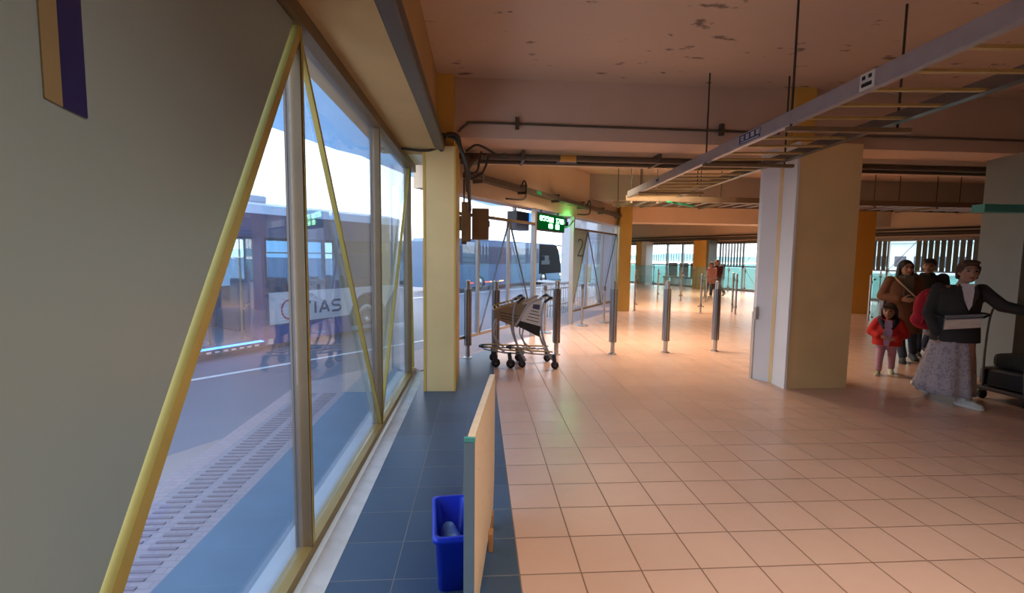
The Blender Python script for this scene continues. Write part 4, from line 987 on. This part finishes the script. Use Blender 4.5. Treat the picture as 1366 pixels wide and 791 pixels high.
# near bus (local x along the lane, y away from the building)
bus = thing('bus', 'dark purple airport bus with open door and white side panel outside the near window', 'bus', W2(0, 4.5, 0), A2)  # bus, coach and road level scaled up about the camera, baked into these dimensions
arch = [(-1.43 + .0, .0)]
def archpts(cx, r, n=12): return [(cx - r * math.cos(PI * i / n), .06 + r * math.sin(PI * i / n)) for i in range(n + 1)]
B0, B1 = -11.2, -.55
side = [(-4.47, -.25), (-4.47, .76), (B1, .76), (B1, -.25), (-1.82 + .52, -.25)] + archpts(-1.82, .52)[::-1] + [(-1.82 - .52, -.25)]
MB().prism(side, 0, .06, 'y').build('side_panel', M['busdark'], bus)
side = [(B0, -.25), (B0, .76), (-5.74, .76), (-5.74, -.25), (-8.8 + .52, -.25)] + archpts(-8.8, .52)[::-1] + [(-8.8 - .52, -.25)]
MB().prism(side, 0, .06, 'y').build('side_panel', M['busdark'], bus)
wp = [(-4.36, .13), (-4.36, .755), (-.9, .755), (-.9, .70)] + [p for p in archpts(-1.82, .56)[::-1] if p[1] > .13] + [(-2.40, .13)]
wpo = MB().prism(wp, -.012, 0, 'y').build('white_panel', M['buswhite'], bus)
MB().prism([(-4.47, -.25), (-4.47, .10), (-2.42, .10), (-2.36, -.25)], -.008, 0, 'y').build('blue_skirt', M['busblue'], bus)
for x0, x1 in ((B0, -5.74), (-4.47, B1)): pass
MB().bb((B0, 0, 1.83), (B1, .06, 2.26)).build('header_band', M['busdark'], bus)
MB().prism([(0.02, 2.26), (.16, 2.44), (.5, 2.52), (2.2, 2.52), (2.5, 2.44), (2.6, 2.26)], B0, B1, 'x').build('roof', M['busroof'], bus)
MB().bb((-6.2, .5, 2.52), (-4.0, 2.1, 2.66), .03).build('roof_unit', M['busroof'], bus)
MB().bb((B0, .02, -.25), (B1, 2.6, -.16)).build('floor', M['businner'], bus)
MB().bb((B0, 2.54, -.25), (B1, 2.6, .76)).build('side_panel', M['busdark'], bus); MB().bb((B0, 2.54, 1.83), (B1, 2.6, 2.26)).build('header_band', M['busdark'], bus)
MB().bb((B0 - .06, 0, -.25), (B0, 2.6, 2.4)).build('end_wall', M['busdark'], bus); MB().bb((B1, 0, -.25), (B1 + .06, 2.6, 2.4)).build('end_wall', M['busdark'], bus)
for x in (-11.1, -9.3, -7.5, -5.78, -4.44, -2.75, -1.0):
    for y in (0, 2.54): MB().bb((x - .045, y, .74), (x + .045, y + .06, 1.86)).build('pillar', M['busdark'], bus)
for xa, xb in ((-11.1, -9.3), (-9.3, -7.5), (-7.5, -5.78), (-4.44, -2.75), (-2.75, -1.0)):
    MB().bb((xa + .04, .02, .76), (xb - .04, .03, 1.84)).build('window_glass', M['busglass'], bus)
    MB().bb((xa + .04, 2.57, .76), (xb - .04, 2.58, 1.84)).build('window_glass', M['busglass'], bus)
    MB().bb((xa + .04, .012, 1.52), (xb - .04, .02, 1.545)).build('window_bar', M['darksteel'], bus)
MB().bb((-5.72, 2.57, .0), (-4.48, 2.58, 1.84)).build('window_glass', M['busglass'], bus)
# folded-back door leaves, step light, step treads
for x, sx in ((-5.70, 1), (-4.52, -1)):
    df = MB().bb((x - .03, -.10, -.14), (x + .03, .45, 1.82)).build('door_leaf', M['busdark'], bus)
MB().bb((-5.72, -.03, -.165), (-4.50, .0, -.135)).build('step_light', M['bluestrip'], bus)
MB().bb((-5.72, -.015, -.25), (-4.50, .02, -.165)).build('step_riser', M['rubber'], bus)
for i in range(7): MB().bb((-5.55 + i * .145, -.022, -.235), (-5.47 + i * .145, -.012, -.205)).build('tread_mark', M['whitelab'], bus)
MB().bb((-4.41, -.012, -.24), (-4.30, 0, -.14)).build('white_label', M['whitelab'], bus)
for x in (-5.2, -4.6): MB().cyl((x, .5, -.16), (x, .5, 2.2), .018, seg=10).build('grab_pole', M['ochre'], bus, True)
MB().tube(smoothpath([(-4.6, .35, .5), (-4.3, .3, .8), (-4.25, .3, 1.3)]), .016, 8).build('grab_rail', M['ochre'], bus, True)
for x in (-10.3, -9.0, -7.4, -3.9, -3.1, -2.2, -1.4):
    s_ = MB().bb((x - .2, 1.5, -.16), (x + .2, 2.3, .30), .03).bb((x + .12, 1.5, .3), (x + .22, 2.3, .95), .03).build('seat', M['seat'], bus)
for x in (-4.0, -2.9, -1.7):
    MB().bb((x - .2, .35, -.16), (x + .2, 1.1, .30), .03).bb((x + .12, .35, .3), (x + .22, 1.1, .95), .03).build('seat', M['seat'], bus)
for x in (-1.82, -8.8):
    for y in (.06, 2.3):
        w = MB().lathe([(0, 0), (.20, 0), (.22, .03), (.40, .03), (.44, .06), (.44, .24), (.40, .27), (0, .27)], seg=32).build('tyre', M['rubber'], bus, True)
        w.location = (x, y + .27 if y < 1 else y, .08); w.rotation_euler.x = PI / 2 if y < 1 else PI / 2
        if y < 1:
            r_ = MB().lathe([(0, 0), (.10, 0), (.12, .03), (.24, .02), (.255, -.01), (.255, -.02), (0, -.02)], seg=24).build('rim', M['steel'], w, True); r_.location.z = .275
            t = MB()
            for i in range(8): t.cyl((.17 * math.cos(i * PI / 4), .17 * math.sin(i * PI / 4), .0), (.17 * math.cos(i * PI / 4), .17 * math.sin(i * PI / 4), .05), .018, seg=6)
            n_ = t.build('wheel_nuts', M['darksteel'], w); n_.location.z = .275
MB().bb((-4.35, .3, 1.86), (-1.0, 1.2, 2.0)).build('ceiling_panel', M['businner'], bus)
# panel lettering
def letters(word, x, z, w, h, gap, sw, mat):
    G = {'T': [[(0, 1), (1, 1)], [(.5, 1), (.5, 0)]], 'I': [[(.5, 1), (.5, 0)]], 'A': [[(0, 0), (.46, 1), (.54, 1), (1, 0)], [(.3, .32), (.72, .32)]],
         'S': [[(1, .98), (.2, .98), (.04, .86), (.04, .64), (.2, .53), (.8, .48), (.96, .37), (.96, .14), (.8, .02), (0, .02)]]}
    for ch in word:
        cw = w * (.22 if ch == 'I' else 1); t = MB()
        for st in G[ch]: t.ribbon([V((px * cw, pz * h)) for px, pz in st], sw, (x, -.013, z), (1, 0, 0), (0, 0, 1), .004)
        t.build('letter', M[mat], wpo); x += cw + gap
letters('TIAS', -3.66, .27, .235, .24, .085, .05, 'logonavy')
t = MB(); t.ribbon([V((.17 * math.cos(a_), .19 * math.sin(a_))) for a_ in [math.radians(60 + i * 12) for i in range(21)]], .035, (-3.93, -.013, .40), (1, 0, 0), (0, 0, 1), .004)
t.build('red_arc', M['logored'], wpo)
# passenger standing in the doorway of the bus
pp = thing('person', 'passenger in dark jacket and jeans standing in the open bus door', 'person', W2(-5.42, 5.0, -.16), A2 + .9)
J = dict(pelvis=(0, 0, .82), chest=(0, -.01, 1.10), neck=(0, -.02, 1.28), head=(0, -.05, 1.40), rsh=(-.18, 0, 1.2), rel=(-.22, .04, .96), rwr=(-.12, -.14, .88), lsh=(.18, 0, 1.2), lel=(.23, .04, .96), lwr=(.15, -.14, .85), rhip=(-.085, 0, .8), rkn=(-.09, -.03, .44), ran=(-.09, 0, .09), rtoe=(0, -1, 0), lhip=(.085, 0, .8), lkn=(.09, -.03, .44), lan=(.09, .02, .09), ltoe=(.1, -1, 0), tilt=.3, hk=1.)
P, R, hk = body(pp, J, .95)
mb = MB(); mb.sph(P(0, .02, .026), (.088 * hk, .096 * hk, .095 * hk), R); mb.sph(P(0, .06, -.02), (.075 * hk, .05 * hk, .08 * hk), R); mb.remesh('hair', M['hair'], pp, .011, 3)
mb = MB(); mb.loft([ring((0, 0, .66), .20, .15), ring((0, 0, .9), .19, .145), ring((0, 0, 1.08), .20, .14), ring((0, 0, 1.2), .18, .115), ring((0, 0, 1.27), .10, .085)]); sleeve(mb, J, 'r', .95, (.078, .07, .055), .9); sleeve(mb, J, 'l', .95, (.078, .07, .055), .9); mb.remesh('jacket', M['dkblue'], pp, .012, 3)
trousers(pp, J, .95, 'jeans'); shoe(pp, J['ran'], J['rtoe'], .95, 'shoewhite', 'sole'); shoe(pp, J['lan'], J['ltoe'], .95, 'shoewhite', 'sole')
# seated passenger behind the bus window
ps = thing('person', 'dark seated passenger seen through the bus window beside the emblem panel', 'person', W2(-2.85, 5.35, -.16), A2 + PI / 2)
J = dict(pelvis=(0, .06, .52), chest=(0, .08, .82), neck=(0, .06, 1.0), head=(0, .03, 1.13), rsh=(-.18, .07, .93), rel=(-.22, .02, .68), rwr=(-.14, -.2, .62), lsh=(.18, .07, .93), lel=(.22, .02, .68), lwr=(.14, -.2, .62), rhip=(-.085, .03, .52), rkn=(-.1, -.38, .50), ran=(-.1, -.36, .09), rtoe=(0, -1, 0), lhip=(.085, .03, .52), lkn=(.1, -.38, .50), lan=(.1, -.36, .09), ltoe=(0, -1, 0), tilt=.05, hk=1.)
P, R, hk = body(ps, J, .95)
mb = MB(); mb.sph(P(0, .02, .026), (.088 * hk, .096 * hk, .095 * hk), R); mb.remesh('hair', M['hair'], ps, .012, 3)
mb = MB(); mb.loft([ring((0, .06, .44), .19, .14), ring((0, .07, .7), .19, .14), ring((0, .07, .92), .18, .115), ring((0, .06, 1.0), .09, .08)]); sleeve(mb, J, 'r', .95, (.076, .07, .055), .9); sleeve(mb, J, 'l', .95, (.076, .07, .055), .9); mb.remesh('jacket', M['dkblue'], ps, .013, 3)
trousers(ps, J, .95, 'jeans'); shoe(ps, J['ran'], J['rtoe'], .95, 'shoedark', 'sole'); shoe(ps, J['lan'], J['ltoe'], .95, 'shoedark', 'sole')

# dark blue coach in the farther lane
co = thing('coach', 'long dark blue coach seen through the diagonal glass wall', 'coach', W2(0, 9.8, 0), A2)
C0, C1 = 8.6, 21.9
fr = [(C0, -.15), (C1 - .1, -.15), (C1, .2), (C1 - .05, .9), (C1 - .5, 1.9), (C1 - .9, 2.28), (C1 - 1.3, 2.36), (C0 + .2, 2.36), (C0, 2.2)]
def hole(cx, r): return archpts(cx, r)
outl = [(C0, -.12)] + [(11.2 - .5, -.12)] + [(x, z - .15) for x, z in archpts(11.2, .5)] + [(11.2 + .5, -.12)] + [(19.0 - .5, -.12)] + [(x, z - .15) for x, z in archpts(19.0, .5)] + [(19.0 + .5, -.12)] + fr[1:]
MB().prism(outl, 0, 2.5, 'y').build('shell', M['coach'], co)
MB().prism([(18.3, 1.0), (18.3, 2.30), (C1 - .95, 2.30), (C1 - .52, 1.92), (C1 - .08, .9), (C1 - .03, .35), (18.3, .35)], -.02, 0, 'y').build('front_cladding', M['matblack'], co)
MB().bb((C0 + .3, -.012, 1.05), (18.2, 0, 2.0)).build('side_window', M['darkglass'], co)
MB().bb((18.6, -.03, .95), (19.9, -.018, 1.55), .01).build('driver_window', M['busglass'], co)
MB().bb((C1 - .2, -.02, .15), (C1 - .02, .2, .3)).build('head_lamp', M['amber'], co)
m_ = MB().tube(smoothpath([(C1 - 1.2, .1, 2.2), (C1 - .4, 0, 2.28), (C1 + .35, -.1, 2.2), (C1 + .55, -.15, 1.95)]), .05, 8).build('mirror_arm', M['black'], co, True); MB().bb((C1 + .4, -.25, 1.45), (C1 + .65, -.05, 2.0), .04).build('mirror', M['black'], m_)
for x in (11.2, 19.0):
    w = MB().lathe([(0, 0), (.2, 0), (.22, .03), (.38, .03), (.43, .06), (.43, .26), (0, .26)], seg=28).build('tyre', M['rubber'], co, True); w.location = (x, .3, .07); w.rotation_euler.x = PI / 2
    r_ = MB().lathe([(0, 0), (.24, 0), (.24, .03), (0, .05)], seg=20).build('rim', M['steel'], w, True); r_.location.z = .26
for x in (10.3, 11.9, 13.4, 12.4): MB().bb((x - .25, -.02, .06), (x + .25, 0, .12)).build('side_lamp', M['redlamp'] if x < 12 else M['amber'], co)
# white structures beyond the doorway
for s, o_, w, lab in ((6.7, 2.80, .28, 'white concrete pillar outside between the LED sign and the doorway post'), (6.2, 1.75, .20, 'white concrete pillar outside behind the panes right of the number two panel')):
    p = thing('outdoor_pillar', lab, 'pillar', W2(s, o_, RZ), A2, 'white pillars outside')
    MB().bb((-w, -w, 0), (w, w, 4.3), .02).build('shaft', M['extwhite'], p); MB().bb((-w - .06, -w - .06, 0), (w + .06, w + .06, .35), .02).build('plinth', M['concrete'], p)
wl = thing('outdoor_wall', 'pale wall standing outside beyond the panes right of the number two panel', 'wall', W2(7.2, 1.3, RZ), A2)
MB().bb((-.1, 0, 0), (.1, 1.3, 3.2)).build('wall_face', M['extwhite'], wl); MB().bb((-.15, -.02, 3.2), (.15, 1.32, 3.3)).build('coping', M['concrete'], wl)
bs = thing('notice_board', 'small beige notice standing outside behind the right glass panes', 'notice', W2(3.4, .9, -.1), A2)
MB().bb((-.28, -.015, .85), (.28, .015, 1.40), .005).build('board', M['extbeige'], bs); MB().cyl((0, 0, 0), (0, 0, .9), .025, seg=10).build('pole', M['steel'], bs, True); MB().lathe([(0, 0), (.16, 0), (.16, .015), (.03, .03), (0, .03)], seg=20).build('base', M['steel'], bs)
rlg = thing('railing', 'white tubular railing outside the doorway behind the trolleys', 'railing', W2(1.9, 1.5, RZ), A2)
for z in (1.12, .96, .5): MB().cyl((-.4, 0, z), (3.8, 0, z), .022, seg=10).build('rail', M['whiterail'], rlg, True)
x = -.35
while x < 3.8: MB().cyl((x, 0, 0), (x, 0, 1.14), .018 if abs((x + .35) % .9) > .1 else .03, seg=8).build('upright', M['whiterail'], rlg, True); x += .18
for s in (-.2, .1): MB().cyl((s, -.6, 1.16), (s, .2, 1.2), .03, seg=10).build('end_bar', M['whiterail'], rlg, True)
# far hills and airfield buildings
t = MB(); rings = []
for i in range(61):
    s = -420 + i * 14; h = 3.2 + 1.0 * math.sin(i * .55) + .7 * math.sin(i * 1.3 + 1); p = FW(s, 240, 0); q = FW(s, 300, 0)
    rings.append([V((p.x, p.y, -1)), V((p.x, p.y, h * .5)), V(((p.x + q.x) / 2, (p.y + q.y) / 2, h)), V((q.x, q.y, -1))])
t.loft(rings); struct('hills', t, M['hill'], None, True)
for i, (s, o_, L, h, lab) in enumerate(((-6, 46, 22, 3.6, 'long low white airfield building far beyond the far windows, left'), (4.5, 60, 10, 2.9, 'small pale airfield building far beyond the far windows, right'))):
    bl = thing('airfield_building', lab, 'building', FW(s, o_, -.12), AF, 'airfield buildings')
    MB().bb((-L / 2, 0, 0), (L / 2, 8, h)).build('wall_block', M['extwhite'], bl); MB().bb((-L / 2 - .3, -.3, h), (L / 2 + .3, 8.3, h + .25)).build('roof', M['busroof'], bl)
    t = MB(); x = -L / 2 + .8
    while x < L / 2 - 1: t.bb((x, -.03, .9), (x + 1.1, .0, 2.1)); x += 1.8
    t.build('window_band', M['darkglass'], bl)
# waiting-room seats behind the left far windows
for i in range(5):
    st = thing('bench_seat', 'dark bench seat seen over the green barrier, %s from the left' % names[i], 'seat', FW(1.2 + i * .75, .9, -.12), AF, 'dark benches outside the far windows')
    MB().bb((-.3, 0, .5), (.3, .5, .58), .02).build('seat', M['black'], st); MB().bb((-.3, .48, .55), (.3, .54, 1.35), .02).build('backrest', M['black'], st)
    for sx in (-.25, .25): MB().bb((sx - .02, .05, 0), (sx + .02, .5, .5)).build('leg', M['darksteel'], st)

# ------------------------------------------------------------------ light
wd = bpy.data.worlds.new('World'); SC.world = wd; wd.use_nodes = True
nt = wd.node_tree; nt.nodes.clear()
o_ = nt.nodes.new('ShaderNodeOutputWorld'); bgn = nt.nodes.new('ShaderNodeBackground'); tcn = nt.nodes.new('ShaderNodeTexCoord'); sx_ = nt.nodes.new('ShaderNodeSeparateXYZ'); rp = nt.nodes.new('ShaderNodeValToRGB')
nt.links.new(tcn.outputs['Generated'], sx_.inputs[0]); nt.links.new(sx_.outputs[2], rp.inputs[0]); nt.links.new(rp.outputs[0], bgn.inputs[0]); nt.links.new(bgn.outputs[0], o_.inputs[0])
rp.color_ramp.elements[0].position = 0.; rp.color_ramp.elements[0].color = (.98, .98, 1, 1)
rp.color_ramp.elements[1].position = .8; rp.color_ramp.elements[1].color = (.62, .78, 1, 1)
bgn.inputs[1].default_value = 3.3
def area(name, loc, size, energy, col, rot=(0, 0, 0)):
    l = bpy.data.lights.new(name, 'AREA'); l.shape = 'RECTANGLE'; l.size, l.size_y = size; l.energy = energy; l.color = col; l.spread = math.radians(124)
    o = bpy.data.objects.new(name, l); COL.objects.link(o); o.location = loc; o.rotation_euler = rot; return o
WARM = (1., .73, .49)
area('lamp_near', (1.5, .4, 3.4), (1.6, .5), 76, (1., .87, .75))
area('lamp_mid', (2.9, 8.2, 3.4), (2.4, 1.0), 150, WARM)
area('lamp_far', (6.2, 14.0, 3.4), (2.4, 1.6), 170, WARM)
area('lamp_deep', (10., 19.0, 3.4), (2.4, 1.6), 190, WARM)

gl = bpy.data.lights.new('led_sign_glow', 'POINT'); gl.energy = 8.; gl.color = (.08, 1., .22); gl.shadow_soft_size = .03
go = bpy.data.objects.new('led_sign_glow', gl); COL.objects.link(go); go.location = W2(-.38, -.12, 2.28)

# ------------------------------------------------------------------ camera
cam = bpy.data.cameras.new('Camera'); co_ = bpy.data.objects.new('Camera', cam); COL.objects.link(co_)
cam.sensor_width = 36.; cam.lens = 633.22 / 1366 * 36; cam.clip_start = .02; cam.clip_end = 1000
yaw, pitch, roll = -.07021, .08605, .01207
cy, sy, cp, sp_ = math.cos(yaw), math.sin(yaw), math.cos(pitch), math.sin(pitch)
r = V((cy, sy, 0)); f = V((-sy * cp, cy * cp, -sp_)); u = r.cross(f)
cr, sr = math.cos(roll), math.sin(roll)
right = r * cr + u * sr; up = -r * sr + u * cr
m = Matrix((right, up, -f)).transposed().to_4x4(); m.translation = (0, 0, 1.533)
co_.matrix_world = m; SC.camera = co_
vs = SC.view_settings; vs.view_transform = 'Standard'; vs.look = 'None'; vs.gamma = 1.; vs.exposure = .12; vs.use_curve_mapping = False
SC.cycles.max_bounces = 10; SC.cycles.transparent_max_bounces = 32; SC.cycles.sample_clamp_indirect = 6.; SC.cycles.use_denoising = True
SC.cycles.caustics_reflective = False; SC.cycles.caustics_refractive = False
